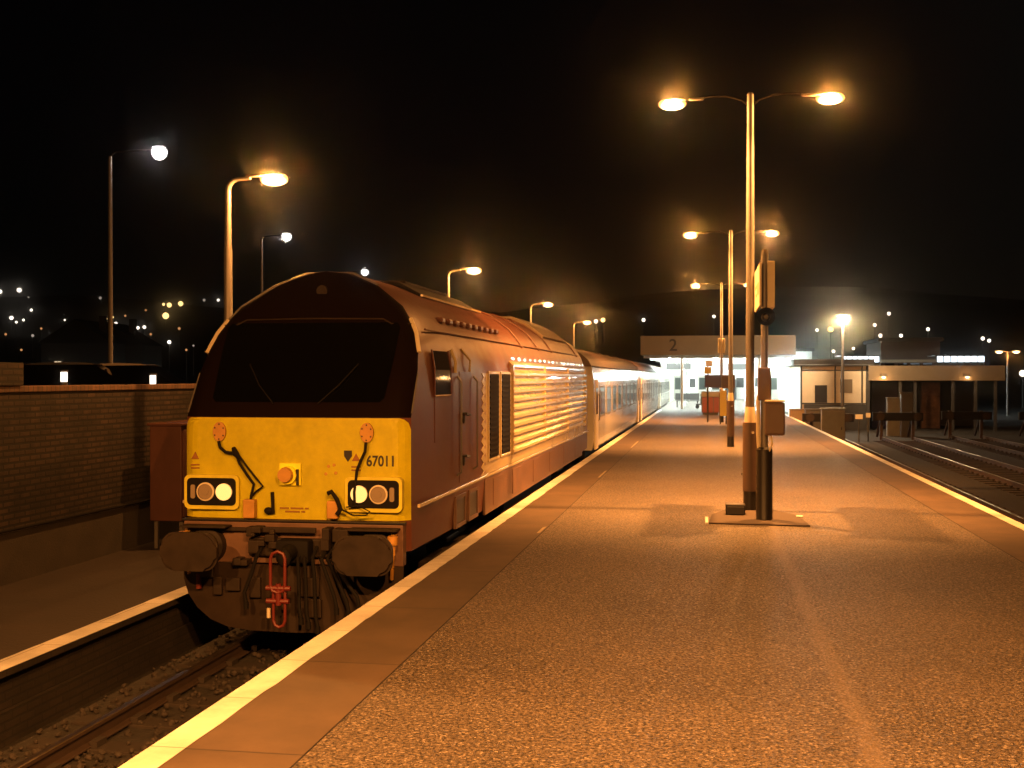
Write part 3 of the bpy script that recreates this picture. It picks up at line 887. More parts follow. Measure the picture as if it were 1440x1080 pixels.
bm = NB()
for k, (a, b) in enumerate(((-0.22, -0.12), (-0.10, 0.04), (0.06, 0.10), (-0.16, 0.0), (0.02, 0.06))):
    z = 0.60 if k < 3 else 0.565
    prism(bm, [(a + .08, z), (b + .08, z), (b + .08, z + 0.018), (a + .08, z + 0.018)], 'y', yf - 0.004, yf + 0.003)
lp('data_panel', bm, mat('faded_black_print', (0.25, 0.13, 0.01), 0.6))
bm = NB(); y = front_y(0.4, 1.0) - 0.014
for a, b in ((0.40, 1.06), (0.46, 1.075), (0.37, 0.98), (0.48, 0.99)):
    prism(bm, disc_poly(a, b, 0.018, 8), 'y', y - 0.003, y + 0.003)
lp('stain', bm, mat('paint_scuff', (0.45, 0.26, 0.03), 0.7))

# under the panel: recess line, buffer beam, buffers, plough, coupling, hoses
bm = NB(); box(bm, -1.24, 1.24, -0.045, 0.05, 0.462, 0.482, 0.004); lp('panel_lip', bm, M['black'])
bm = NB(); box(bm, -1.22, 1.22, -0.035, 0.10, 0.02, 0.455, 0.01); beam = lp('buffer_beam', bm, M['maroon_dirty'])
bm = NB(); box(bm, -0.46, 0.5, -0.10, -0.036, 0.10, 0.30, 0.02); box(bm, -0.34, 0.30, -0.14, -0.101, 0.36, 0.42, 0.01); box(bm, -0.86, -0.4, -0.09, -0.036, 0.36, 0.40, 0.008); obj('drag_box', bm, M['grime'], beam)
for s in (-1, 1):
    x = s * 0.93
    bm = NB()
    tube(bm, [(x, -0.036, 0.20), (x, -0.12, 0.20), (x, -0.13, 0.20), (x, -0.40, 0.20)], [0.20, 0.19, 0.15, 0.13], 20)
    bf = lp('buffer', bm, M['grime'], smooth=True)
    bm = NB()
    prism(bm, rrect(x, 0.20, 0.62, 0.40, 0.15, 7), 'y', -0.56, -0.50)
    es = [e for e in bm.edges if all(abs(v.co.y + 0.56) < 1e-4 for v in e.verts)]
    bmesh.ops.bevel(bm, geom=es, offset=0.03, segments=3, affect='EDGES')
    tube(bm, [(x, -0.50, 0.20), (x, -0.40, 0.20)], [0.17, 0.11], 18)
    obj('buffer_head', bm, M['grime'], bf, smooth=True)
    bm = NB(); box(bm, x - 0.26, x + 0.26, -0.22, -0.03, 0.405, 0.425, 0.004); obj('footstep', bm, M['grime'], bf)
    bm = NB(); tube(bm, [(s * 1.15, -0.20, 0.16), (s * 1.15, -0.20, 0.34), (s * 1.13, -0.05, 0.36)], 0.028, 10); tube(bm, [(s * 1.15, -0.20, 0.27), (s * 1.15, -0.20, 0.36)], 0.055, 12); tube(bm, [(s * 1.15, -.2, .16), (s * 1.12, -.12, -.1)], 0.02, 8)
    lp('air_cock', bm, M['orange_brown'], smooth=True)
# plough
bm = NB()
pl = [(-1.22, 0.02), (-1.22, -0.16), (-1.17, -0.32), (-1.06, -0.47), (-0.90, -0.59), (-0.70, -0.66), (-0.45, -0.685), (0.45, -0.685), (0.70, -0.66), (0.90, -0.59), (1.06, -0.47), (1.17, -0.32), (1.22, -0.16), (1.22, 0.02)]
def ply(x): return -0.16 + 0.10 * abs(x)
A = [bm.verts.new((x, ply(x), z)) for x, z in pl]
B = [bm.verts.new((x, ply(x) + 0.03, z)) for x, z in pl]
n = len(pl)
half = n // 2
topA, topB = bm.verts.new((0, ply(0), 0.02)), bm.verts.new((0, ply(0) + .03, 0.02))
botA, botB = bm.verts.new((0, ply(0), -0.685)), bm.verts.new((0, ply(0) + .03, -0.685))
bm.faces.new(A[:half] + [botA, topA]); bm.faces.new([botA] + A[half:] + [topA])
bm.faces.new((B[:half] + [botB, topB])[::-1]); bm.faces.new(([botB] + B[half:] + [topB])[::-1])
loopA = A[:half] + [botA] + A[half:] + [topA]; loopB = B[:half] + [botB] + B[half:] + [topB]
for k in range(len(loopA)):
    bm.faces.new((loopA[k], loopA[(k + 1) % len(loopA)], loopB[(k + 1) % len(loopB)], loopB[k]))
plg = lp('plough', bm, M['plough'])
rnd = random.Random(2)
for (x, z, w, h) in ((-0.80, -0.22, 0.10, 0.2), (-0.62, -0.20, 0.16, 0.14), (-0.36, -0.22, 0.12, 0.22), (0.25, -0.2, 0.2, 0.2), (0.30, -0.42, 0.14, 0.2), (-0.95, -0.08, 0.2, 0.12), (0.62, -0.12, 0.2, 0.16)):
    bm = NB(); box(bm, x - w / 2, x + w / 2, ply(x) - 0.05, ply(x) - 0.002, z - h / 2, z + h / 2, 0.012)
    obj('bracket', bm, M['grime'], plg)
# clutter on the beam: pipes, cocks, hoses
for k in range(14):
    x = rnd.uniform(-0.62, -0.18) if k < 9 else rnd.uniform(0.18, 0.6); z = rnd.uniform(0.0, 0.36)
    bm = NB(); box(bm, x, x + rnd.uniform(.05, .14), -0.18 - 0.003 * k, -0.05 + 0.001 * k, z, z + rnd.uniform(.05, .14), 0.012)
    lp('pipe_cock', bm, M['grime'])
bm = NB()
box(bm, -0.10, 0.26, -0.26, -0.05, 0.06, 0.30, 0.03); tube(bm, [(0.06, -0.26, 0.18), (0.06, -0.40, 0.16)], [0.09, 0.07], 14); ellipsoid(bm, (0.06, -0.42, 0.14), (0.075, 0.05, 0.10), 14, 8)
hook = lp('drawhook', bm, M['black_rough'], smooth=True)
bm = NB()
for x in (0.0, 0.02): pass
lk = lambda x0, x1, z0, z1, y: [(x0, y, z0), (x0, y, z1), (x0 + 0.02, y, z1 + 0.05), ((x0 + x1) / 2, y, z1 + 0.075), (x1 - 0.02, y, z1 + 0.05), (x1, y, z1), (x1, y, z0), (x1 - .02, y, z0 - .05), ((x0 + x1) / 2, y, z0 - .07), (x0 + .02, y, z0 - .05), (x0, y, z0)]
tube(bm, lk(-0.07, 0.085, -0.14, 0.14, -0.47), 0.017, 8)
tube(bm, lk(-0.05, 0.075, -0.50, -0.22, -0.44), 0.016, 8)
tube(bm, [(-0.12, -0.46, -0.165), (0.14, -0.46, -0.165)], 0.026, 10)
tube(bm, [(-0.12, -0.45, -0.30), (0.12, -0.45, -0.30)], 0.026, 10)
tube(bm, [(0.01, -0.455, -0.12), (0.01, -0.455, -0.34)], 0.03, 10)
lp('screw_coupling', bm, M['red'], smooth=True)
bm = NB(); tube(bm, [(-0.11, -0.42, -0.48), (-0.11, -0.42, -0.38)], 0.02, 8); lp('coupling_handle', bm, M['cream'])
bm = NB(); tube(bm, [(-1.02, -0.10, -0.26), (-1.02, -0.10, -0.10)], 0.03, 8); lp('brake_cock', bm, M['red'])
for k, (x0, x1, z1, yy) in enumerate(((0.42, 0.56, -0.38, -0.30), (0.48, 0.68, -0.42, -0.27), (0.54, 0.80, -0.36, -0.30), (0.22, 0.24, -0.55, -0.25), (0.30, 0.33, -0.6, -0.22), (0.16, 0.17, -0.5, -0.28), (-0.30, -0.44, -0.36, -0.26))):
    bm = NB(); tube(bm, [(x0, -0.08, 0.22), (x0, yy - .02, 0.12), (x0 + (x1 - x0) * .4, yy, -0.05), (x1, yy, z1 + .1), (x1 + 0.02, yy, z1)], 0.021, 8)
    tube(bm, [(x1 + .02, yy, z1), (x1 + .02, yy, z1 - .07)], 0.03, 8)
    lp('brake_hose', bm, M['black_rough'], smooth=True)

# sides
def side_z(z):  # half width of the body at height z
    for (w0, z0), (w1, z1) in zip(SEC, SEC[1:]):
        if z0 <= z <= z1: return w0 + (w1 - w0) * (z - z0) / (z1 - z0)
    return 1.33
def yl(Y): return Y - LY
for s in (1, -1):
    X = lambda x: s * x
    # gold plain panel with saw-tooth leading edge
    bm = NB()
    y0, y1, z0, z1 = yl(15.62), yl(18.02), 0.66, 2.06
    teeth = 12
    poly = [(y1, z0), (y1, z1)]
    for k in range(teeth):
        za = z1 - (z1 - z0) * k / teeth; zb = z1 - (z1 - z0) * (k + 0.5) / teeth
        poly += [(y0, za), (y0 + 0.16, zb)]
    poly.append((y0, z0))
    prism(bm, poly, 'x', X(1.331), X(1.338))
    lp('gold_panel', bm, M['gold'])
    bm = NB()
    for k in range(teeth):
        zc = z1 - (z1 - z0) * (k + 0.95) / teeth
        prism(bm, [(y0 + 0.30, zc), (y0 + 0.30, zc + 0.06), (y0 + 0.21, zc + 0.03)], 'x', X(1.3385), X(1.3395))
    lp('tooth_stripe', bm, M['maroon'])
    # ribbed gold louvre side
    bm = NB()
    ya, yb = yl(18.06), yl(29.2)
    prof = []
    nr, zb, zt = 11, 0.80, 2.27
    for k in range(nr):
        za = zb + (zt - zb) * k / nr; p = (zt - zb) / nr
        w = 0.0 if za < 2.0 else (2.0 - za) * 0.28
        prof += [(1.336 + w, za), (1.385 + w, za + p * 0.25), (1.385 + w, za + p * 0.55), (1.336 + w, za + p * 0.92)]
    prof = [(1.336, 0.66), (1.336, 0.79)] + prof + [(1.28, zt), (1.24, zt), (1.24, 0.66)]
    prism(bm, [(X(a), b) for a, b in prof], 'y', ya, yb)
    lp('louvre_side', bm, M['gold'])
    for k in range(0, 4):
        yk = ya + 0.02 + (yb - ya - .06) * k / 3
        bm = NB(); box(bm, min(X(1.337), X(1.375)), max(X(1.337), X(1.375)), yk, yk + 0.03, 0.80, 2.2)
        lp('louvre_divider', bm, M['gold'])
    for k in range(18):
        yk = ya + 0.3 + (yb - ya - .7) * k / 17
        bm = NB(); box(bm, min(X(1.25), X(1.30)), max(X(1.25), X(1.30)), yk, yk + 0.22, 2.275, 2.33, 0.01)
        lp('cantrail_clip', bm, M['silver'])
    # dark grilles
    for ga, gb in ((yl(16.12), yl(16.9)), (yl(17.1), yl(17.9))):
        bm = NB()
        box(bm, min(X(1.339), X(1.350)), max(X(1.339), X(1.350)), ga, gb, 0.86, 2.05, 0.004)
        g = lp('air_grille', bm, M['grille'])
        bm = NB()
        for k in range(16):
            zz = 0.90 + 1.1 * k / 15
            box(bm, min(X(1.351), X(1.362)), max(X(1.351), X(1.362)), ga + .05, gb - .05, zz, zz + 0.03)
        obj('grille_slat', bm, M['grille'], g)
        bm = NB()
        for (a, b, c, d_) in ((ga - .05, ga, .82, 2.09), (gb, gb + .05, .82, 2.09), (ga, gb, .82, .86), (ga, gb, 2.05, 2.09)):
            box(bm, min(X(1.3385), X(1.356)), max(X(1.3385), X(1.356)), a, b, c, d_, 0.004)
        obj('grille_frame', bm, M['gold'], g)
    # cab side window with lower panel
    hwt = lambda y: 1.26 + 0.07 * min(1, (y - 0.1) / 1.8)
    def sidebox(bm, a, b, z0, z1, proud): return prism(bm, [(X(hwt(a) - 0.02), a), (X(hwt(a) + proud), a), (X(hwt(b) + proud), b), (X(hwt(b) - 0.02), b)], 'z', z0, z1)
    bm = NB(); sidebox(bm, yl(13.02), yl(13.72), 1.80, 2.09, 0.006)
    wv = [(X(hwt(yl(13.02)) + .006), yl(13.02), 2.09), (X(hwt(yl(13.72)) + .006), yl(13.72), 2.09), (X(1.290), yl(13.72), 2.31), (X(1.264), yl(13.02), 2.31)]
    bm.faces.new([bm.verts.new(p) for p in wv])
    cw = lp('cab_window', bm, M['glass_side'])
    bm = NB()
    tube(bm, [(X(1.304), yl(13.0), 1.79), (X(1.331), yl(13.74), 1.79)], 0.014, 6); tube(bm, [(X(1.304), yl(13.0), 1.79), (X(1.304), yl(13.0), 2.10), (X(1.268), yl(13.0), 2.32)], 0.011, 6)
    tube(bm, [(X(1.331), yl(13.74), 1.79), (X(1.331), yl(13.74), 2.10), (X(1.294), yl(13.74), 2.32)], 0.011, 6)
    obj('window_frame', bm, M['maroon'], cw)
    bm = NB(); sidebox(bm, yl(13.02), yl(13.72), 1.26, 1.775, 0.005); lp('access_panel', bm, M['maroon'])
    # cab door with handrails
    bm = NB(); box(bm, min(X(1.30), X(1.336)), max(X(1.30), X(1.336)), yl(14.2), yl(14.95), 0.70, 2.08, 0.006); dr = lp('cab_door', bm, M['maroon'])
    for hz in (1.55, 1.02):
        bm = NB(); tube(bm, [(X(1.337), yl(14.4), hz), (X(1.385), yl(14.4), hz), (X(1.385), yl(14.62), hz - .02), (X(1.337), yl(14.62), hz - .02)], 0.016, 8); ellipsoid(bm, (X(1.345), yl(14.42), hz - .07), (0.02, 0.05, 0.06), 10, 6); obj('handle', bm, M['black'], dr)
    for hy in (14.08, 15.1):
        bm = NB(); tube(bm, [(X(1.33), yl(hy), 0.80), (X(1.385), yl(hy), 0.84), (X(1.385), yl(hy), 1.95), (X(1.33), yl(hy), 2.02)], 0.014, 8); lp('handrail', bm, M['galv'], smooth=True)
    bm = NB(); tube(bm, [(X(1.29), yl(13.9), 2.34), (X(1.345), yl(13.92), 2.20), (X(1.345), yl(13.92), 2.06)], 0.02, 8); lp('drip_rail', bm, M['gold'], smooth=True); bm = NB(); tube(bm, [(X(1.27), yl(14.6), 2.36), (X(1.36), yl(14.75), 2.22), (X(1.36), yl(14.7), 2.08)], 0.014, 8); lp('drip_rail', bm, M['gold'], smooth=True)
    # lower gold line and skirt
    bm = NB(); box(bm, min(X(1.315), X(1.345)), max(X(1.315), X(1.345)), yl(12.15), yl(30.2), 0.615, 0.652, 0.004); lp('gold_line', bm, M['gold'])
    bm = NB(); box(bm, min(X(1.30), X(1.335)), max(X(1.30), X(1.335)), yl(15.9), yl(28.6), 0.10, 0.605, 0.008); sk2 = lp('skirt', bm, M['maroon_dirty'])
    for yy in (16.5, 18.2, 20.4, 22.6, 24.8, 27.0):
        bm = NB(); box(bm, min(X(1.3355), X(1.342)), max(X(1.3355), X(1.342)), yl(yy), yl(yy) + 0.9, 0.17, 0.56, 0.004)
        obj('locker_door', bm, M['maroon_dirty'], sk2)
    for yy in (14.05, 14.85):
        bm = NB(); box(bm, min(X(1.29), X(1.326)), max(X(1.29), X(1.326)), yl(yy), yl(yy) + 0.5, 0.20, 0.50, 0.01); st = lp('step_well', bm, M['black'])
        bm = NB()
        for (a, b, c, d_) in ((-.05, 0, .15, .55), (.5, .55, .15, .55), (0, .5, .15, .20), (0, .5, .50, .55)):
            box(bm, min(X(1.30), X(1.338)), max(X(1.30), X(1.338)), yl(yy) + a, yl(yy) + b, c, d_, 0.004)
        obj('step_frame', bm, M['maroon_dirty'], st)
# roof details
bm = NB()
prism(bm, [(-0.62, 3.07), (-0.30, 3.222), (0.30, 3.222), (0.62, 3.07), (0.64, 3.10), (0.33, 3.27), (-0.33, 3.27), (-0.64, 3.10)], 'y', yl(15.0), yl(18.9))
rp_ = lp('roof_hatch', bm, M['grille'])
bm = NB(); box(bm, -0.28, 0.28, yl(15.6), yl(18.2), 3.272, 3.33, 0.02); obj('exhaust_panel', bm, M['black_rough'], rp_)
bm = NB()
prism(bm, [(-0.96, 2.83), (-0.62, 3.08), (-0.30, 3.23), (0.30, 3.23), (0.62, 3.08), (0.96, 2.83), (1.0, 2.86), (0.66, 3.11), (0.33, 3.28), (-0.33, 3.28), (-0.66, 3.11), (-1.0, 2.86)], 'y', yl(24.2), yl(28.2))
lp('radiator_cowl', bm, M['fascia'])
for s in (-1, 1):
    bm = NB()
    tube(bm, [(s * 0.66, yl(15.0), 3.08), (s * 0.66, yl(19.0), 3.08)], 0.018, 6)
    lp('roof_rail', bm, M['gold'])
    for k in range(10):
        yk = yl(14.2) + 0.42 * k
        bm = NB(); box(bm, min(s * 1.02, s * 1.12), max(s * 1.02, s * 1.12), yk, yk + 0.20, 2.68, 2.75, 0.02)
        lp('roof_vent', bm, M['maroon'])
    bm = NB(); tube(bm, [(s * 1.19, yl(13.0), 2.55), (s * 1.19, yl(29.2), 2.55)], 0.014, 6); lp('gutter', bm, M['maroon'])
    for yk in (20.0, 22.0, 23.9, 28.5):
        bm = NB()
        tube(bm, [(s * 1.21, yl(yk), 2.51), (s * 1.10, yl(yk), 2.675), (s * 0.98, yl(yk), 2.825), (s * 0.645, yl(yk), 3.07), (s * 0.29, yl(yk), 3.22)], 0.014, 6)
        lp('roof_seam', bm, M['maroon'])
# bogies and tank
def bogie(root, yc, z_off, wheelbase=2.8, frame_m=None):
    bm = NB()
    for s in (-1, 1):
        box(bm, s * 1.05 - 0.09, s * 1.05 + 0.09, yc - wheelbase / 2 - .6, yc + wheelbase / 2 + .6, z_off + 0.45, z_off + 0.75, 0.03)
        for q in (-1, 1): box(bm, s * 1.05 - 0.12, s * 1.05 + 0.12, yc + q * wheelbase / 2 - .2, yc + q * wheelbase / 2 + .2, z_off + 0.34, z_off + 0.62, 0.03)
    box(bm, -0.96, 0.96, yc - 0.4, yc + 0.4, z_off + 0.45, z_off + 0.8, 0.02)
    b = obj('bogie', bm, frame_m or M['grime'], root)
    for q in (-1, 1):
        for s in (-1, 1):
            bm = NB()
            y = yc + q * wheelbase / 2
            tube(bm, [(s * 0.69, y, z_off + 0.48), (s * 0.72, y, z_off + 0.48), (s * 0.83, y, z_off + 0.48)], [0.505, 0.48, 0.475], 28)
            obj('wheel', bm, M['rust'], b, smooth=False)
    return b
bogie(loco, 3.6, 0.0); bogie(loco, LEN - 3.6, 0.0)
bm = NB(); box(bm, -1.15, 1.15, 6.4, LEN - 6.4, 0.30, 1.0, 0.1); obj('fuel_tank', bm, M['grime'], loco)
bm = NB(); box(bm, -1.05, 1.05, 0.05, LEN - 0.05, 0.92, 1.12); obj('underframe', bm, M['black_rough'], loco)
# ------------------------------------------------------------------ coaches
CL = 21.6
def make_coach(label, y):
    t = thing('railway_coach', label, 'railway coach', (CX, y, ZR), 0, 'pale coaches behind the locomotive')
    sec = [(1.30, 0.05), (1.35, 0.35), (1.365, 1.0), (1.36, 1.9), (1.30, 2.3)]
    bm = NB()
    n = len(sec)
    full = [(w, z) for w, z in sec] + [(-w, z) for w, z in sec[::-1]]
    prism(bm, [(w, z - ZR) for w, z in full], 'y', 0.25, CL)
    obj('body', bm, M['coach'], t)
    bm = NB()
    rs = [(1.305, 2.302), (1.22, 2.47), (1.0, 2.66), (0.7, 2.80), (0.35, 2.87), (0, 2.885)]
    prism(bm, [(w, z - ZR) for w, z in rs] + [(-w, z - ZR) for w, z in rs[-2::-1]], 'y', 0.2, CL + 0.02)
    obj('roof', bm, M['coach_roof'], t, smooth=True)
    for s in (-1, 1):
        for k in range(8):
            ya = 2.1 + k * 2.22
            bm = NB(); box(bm, min(s * 1.35, s * 1.369), max(s * 1.35, s * 1.369), ya, ya + 1.5, 0.95 - ZR, 1.72 - ZR, 0.004)
            w = obj('window', bm, M['coach_glass'], t)
            bm = NB()
            for (a, b, c, d_) in ((-.05, 0, .90, 1.77), (1.5, 1.55, .90, 1.77), (0, 1.5, .90, .95), (0, 1.5, 1.72, 1.77)):
                box(bm, min(s * 1.352, s * 1.374), max(s * 1.352, s * 1.374), ya + a, ya + b, c - ZR, d_ - ZR)
            obj('window_frame', bm, M['galv'], w)
        for ya in (0.62, CL - 1.35):
            bm = NB(); box(bm, min(s * 1.335, s * 1.376), max(s * 1.335, s * 1.376), ya, ya + 0.8, 0.05 - ZR, 1.95 - ZR, 0.006); d = obj('door', bm, M['cream'], t)
            bm = NB(); box(bm, min(s * 1.3765, s * 1.380), max(s * 1.3765, s * 1.380), ya + .14, ya + .66, 1.0 - ZR, 1.72 - ZR); obj('pane', bm, M['coach_glass'], d)
            bm = NB(); tube(bm, [(s * 1.37, ya + .85, 0.8 - ZR), (s * 1.41, ya + .85, 0.85 - ZR), (s * 1.41, ya + .85, 1.5 - ZR), (s * 1.37, ya + .85, 1.55 - ZR)], 0.015, 6); obj('handrail', bm, M['black'], d)
        bm = NB(); tube(bm, [(s * 1.325, 0.25, 2.31 - ZR), (s * 1.325, CL, 2.31 - ZR)], 0.02, 6); obj('gutter', bm, M['coach_roof'], t)
    bm = NB(); box(bm, -0.5, 0.5, 0.0, 0.245, 0.15 - ZR, 2.25 - ZR, 0.05); box(bm, -0.5, 0.5, CL + .02, CL + .2, 0.15 - ZR, 2.25 - ZR, 0.05); obj('gangway', bm, M['black_rough'], t)
    for k in range(6):
        bm = NB(); ellipsoid(bm, (0, 2 + k * 3.4, 2.885 - ZR), (0.22, 0.22, 0.10), 12, 5, 0, 1)
        obj('roof_vent', bm, M['coach_roof'], t)
    bm = NB(); box(bm, -1.1, 1.1, 0.4, CL - .2, 0.75, 0.96); box(bm, -1.2, 1.2, 8.6, 12.4, 0.35, 0.749, 0.05); obj('underframe', bm, M['black_rough'], t)
    bogie(t, 3.2, 0.0, 2.6, M['black_rough']); bogie(t, CL - 3.2, 0.0, 2.6, M['black_rough'])
    return t
c0 = make_coach('pale coach coupled directly behind the locomotive', LY + LEN + 0.35)
for k, lab in ((1, 'second pale coach, the middle one of three behind the locomotive'), (2, 'last pale coach of the train, running under the station canopy')):
    c = copy_tree(c0)
    c.location.y = LY + LEN + 0.35 + k * (CL + 0.45)
    c['label'] = lab

# ------------------------------------------------------------------ brown cabinet on the left platform
t = thing('equipment_cabinet', 'tall brown metal cabinet on legs against the brick wall left of the locomotive', 'cabinet', (-7.85, 15.7, LP_Z))
bm = NB(); box(bm, -0.02, 0.46, 0, 1.7, 0.40, 1.76, 0.012); cb = obj('cabinet_body', bm, M['box_brown'], t)
bm = NB(); box(bm, -0.05, 0.49, -0.03, 1.73, 1.762, 1.80, 0.008); obj('lid', bm, M['box_brown'], t)
for k in range(2):
    bm = NB(); box(bm, 0.461, 0.474, 0.05 + k * .81, 0.83 + k * .81, 0.46, 1.70, 0.004); d = obj('door', bm, M['box_brown'], t)
    bm = NB(); box(bm, 0.475, 0.50, 0.70 - k * .0 + k * .2, 0.74 + k * .2, 1.0, 1.14, 0.004); obj('handle', bm, M['black'], d)
for x in (0.02, 0.40):
    for y in (0.06, 1.6):
        bm = NB(); box(bm, x, x + 0.05, y, y + 0.05, 0, 0.40); obj('leg', bm, M['galv'], t)

# ------------------------------------------------------------------ car park: white tall lamps, bollards, cars
def tall_lamp(label, u_post, u_lamp, v_lamp, d, watts):
    p = at_depth(u_post, v_lamp + 12, d)
    q = at_depth(u_lamp, v_lamp, d)
    t = thing('lamp_post', label, 'lamp post', (p.x, p.y, CP_Z), 0, 'tall white lamps in the car park')
    H = q.z - CP_Z
    dx, dy = q.x - p.x, q.y - p.y
    bm = NB(); tube(bm, [(0, 0, 0), (0, 0, 1.2), (0, 0, 1.25), (0, 0, H - .1)], [0.09, 0.09, 0.065, 0.05], 14); obj('pole', bm, M['galv'], t, smooth=True)
    bm = NB(); tube(bm, [(0, 0, H - .1), (dx * .1, dy * .1, H + .02), (dx * .8, dy * .8, H + 0.08)], [0.04, 0.022, 0.016], 8); obj('arm', bm, M['grille'], t)
    bm = NB(); ellipsoid(bm, (dx, dy, H + 0.06), (0.24, 0.2, 0.10), 14, 6, 0.3, 1); h = obj('lamp_head', bm, M['dark_grey'], t, smooth=True)
    bm = NB(); ellipsoid(bm, (dx, dy, H + 0.02), (0.21, 0.2, 0.21), 14, 8, -1, 0.6); obj('lens', bm, M['white_lens'], h, smooth=True)
    if watts: add_light(t, (dx, dy, H + 0.0), watts, (1, 0.93, 0.9), 0.03)
tall_lamp('tall white lamp post at far left above the brick wall', 155, 224, 215, 31.3, 40)
tall_lamp('white lamp post between the orange lamp and the locomotive roof', 368, 403, 333, 50, 40)
tall_lamp('white lamp peeping over the locomotive roof', 487, 513, 383, 67, 40)

def bollard(label, u, v, d):
    p = at_depth(u, v, d)
    t = thing('lit_bollard', label, 'bollard', (p.x, p.y, CP_Z))
    h = p.z - CP_Z
    bm = NB(); tube(bm, [(0, 0, 0), (0, 0, h - 0.1)], 0.07, 12); obj('post', bm, M['dark_grey'], t)
    bm = NB(); tube(bm, [(0, 0, h - 0.1), (0, 0, h + 0.1)], 0.065, 12); obj('lens', bm, M['far_white'], t)
    bm = NB(); tube(bm, [(0, 0, h + 0.1), (0, 0, h + 0.14)], 0.085, 12); obj('cap', bm, M['dark_grey'], t)
bollard('lit white bollard behind the brick wall, left of the tall lamp post', 90, 530, 24)
bollard('lit white bollard behind the brick wall, beside the locomotive windscreen', 215, 534, 26)

def car(label, u, d, rz, paint, lights=False):
    p = at_depth(u, 531, d)
    t = thing('parked_car', label, 'car', (p.x, p.y, CP_Z), rz, 'cars parked behind the brick wall')
    bm = NB()
    lower = [(-2.1, 0.25), (2.1, 0.25), (2.15, 0.6), (2.05, 0.80), (1.2, 0.90), (-1.55, 0.92), (-2.1, 0.85), (-2.15, 0.5)]
    prism(bm, lower, 'y', -0.82, 0.82)
    bmesh.ops.bevel(bm, geom=bm.edges[:], offset=0.06, segments=2, affect='EDGES')
    obj('body', bm, paint, t, smooth=True)
    bm = NB()
    A = [bm.verts.new((x, y, z)) for x, y, z in ((-1.75, -.74, .9), (1.15, -.74, .9), (1.15, .74, .9), (-1.75, .74, .9))]
    B = [bm.verts.new((x, y, z)) for x, y, z in ((-1.25, -.58, 1.40), (0.35, -.58, 1.42), (0.35, .58, 1.42), (-1.25, .58, 1.40))]
    for k in range(4): bm.faces.new((A[k], A[(k + 1) % 4], B[(k + 1) % 4], B[k]))
    bm.faces.new(B); bm.faces.new(A[::-1])
    obj('windows', bm, M['glass'], t)['kind'] = 'stuff'
    bm = NB(); prism(bm, [(-1.27, 1.405), (-1.1, 1.45), (-.4, 1.48), (.2, 1.46), (0.37, 1.425)], 'y', -0.58, 0.58); obj('roof', bm, paint, t, smooth=True)
    for x in (-1.3, 1.3):
        for s in (-1, 1):
            bm = NB(); tube(bm, [(x, s * .68, .31), (x, s * .86, .31)], 0.31, 20); w = obj('wheel', bm, M['tyre'], t)
            bm = NB(); tube(bm, [(x, s * .861, .31), (x, s * .87, .31)], 0.19, 14); obj('rim', bm, M['silver'], w)
    for s in (-1, 1):
        bm = NB(); box(bm, 2.08, 2.14, s * .6 - .14, s * .6 + .14, .62, .74, .01); obj('headlight', bm, M['lens_off'], t)
        bm = NB(); box(bm, -2.16, -2.1, s * .65 - .1, s * .65 + .1, .62, .8, .01); obj('tail_light', bm, M['red'], t)
    return t
car('dark car behind the wall, leftmost of the parked cars', 118, 29, R(20), M['car_dark'])
car('pale car behind the wall, nearest to the locomotive windscreen', 196, 31, R(10), M['car_pale'])
car('dark car with its nose towards the tall lamp post behind the wall', 52, 30, R(-15), M['car_dark'])

# ------------------------------------------------------------------ station canopy at the platform end
t = thing('station_canopy', 'flat platform canopy with beige fascia carrying the numeral 2', 'canopy', (0, 74, 0))
CFZ0, CFZ1, CXA, CXB, CYL = 3.41, 4.62, -4.15, 5.35, 36
bm = NB(); box(bm, CXA, CXB, 0, 0.12, CFZ0, CFZ1, 0.01); obj('fascia', bm, M['fascia'], t)
text_mesh('2', 'platform_number', 1.05, M['dark_roof'], t, (-2.12, -0.004, 4.0), (R(90), 0, 0), 0.006, 0.01)
bm = NB(); box(bm, CXA, CXB, 0.122, CYL, 3.55, 4.3); obj('roof', bm, M['dark_roof'], t)
bm = NB(); box(bm, CXA + .02, CXB - .02, 0.122, CYL, 3.42, 3.546); obj('soffit', bm, M['white_wall'], t)
for y in (1.5, 10, 19, 28):
    for x in (-1.6, 3.2):
        bm = NB(); tube(bm, [(x, y, 0), (x, y, 3.42)], 0.09, 14); obj('column', bm, M['white_wall'], t, smooth=True)
    bm = NB(); box(bm, CXA + .1, CXB - .1, y + .15, y + .27, 3.24, 3.418); obj('beam', bm, M['white_wall'], t)
for iy, y in enumerate((3, 8, 13.5, 20.5, 26, 32)):
    for ix, x in enumerate((-2.6, 0.6, 3.9)):
        l = thing('fluorescent_light', '%s tube light under the station canopy, %s from its front edge' % (('left row', 'middle row', 'right row')[ix], ORD[iy]), 'light', (x, 74 + y, 3.42), 0, 'fluorescent lights under the canopy')
        bm = NB(); box(bm, -0.09, 0.09, -0.8, 0.8, -0.05, -0.001, 0.006); obj('casing', bm, M['white_wall'], l)
        bm = NB(); tube(bm, [(0, -0.75, -0.085), (0, 0.75, -0.085)], 0.03, 8); obj('tube', bm, M['tube'], l)

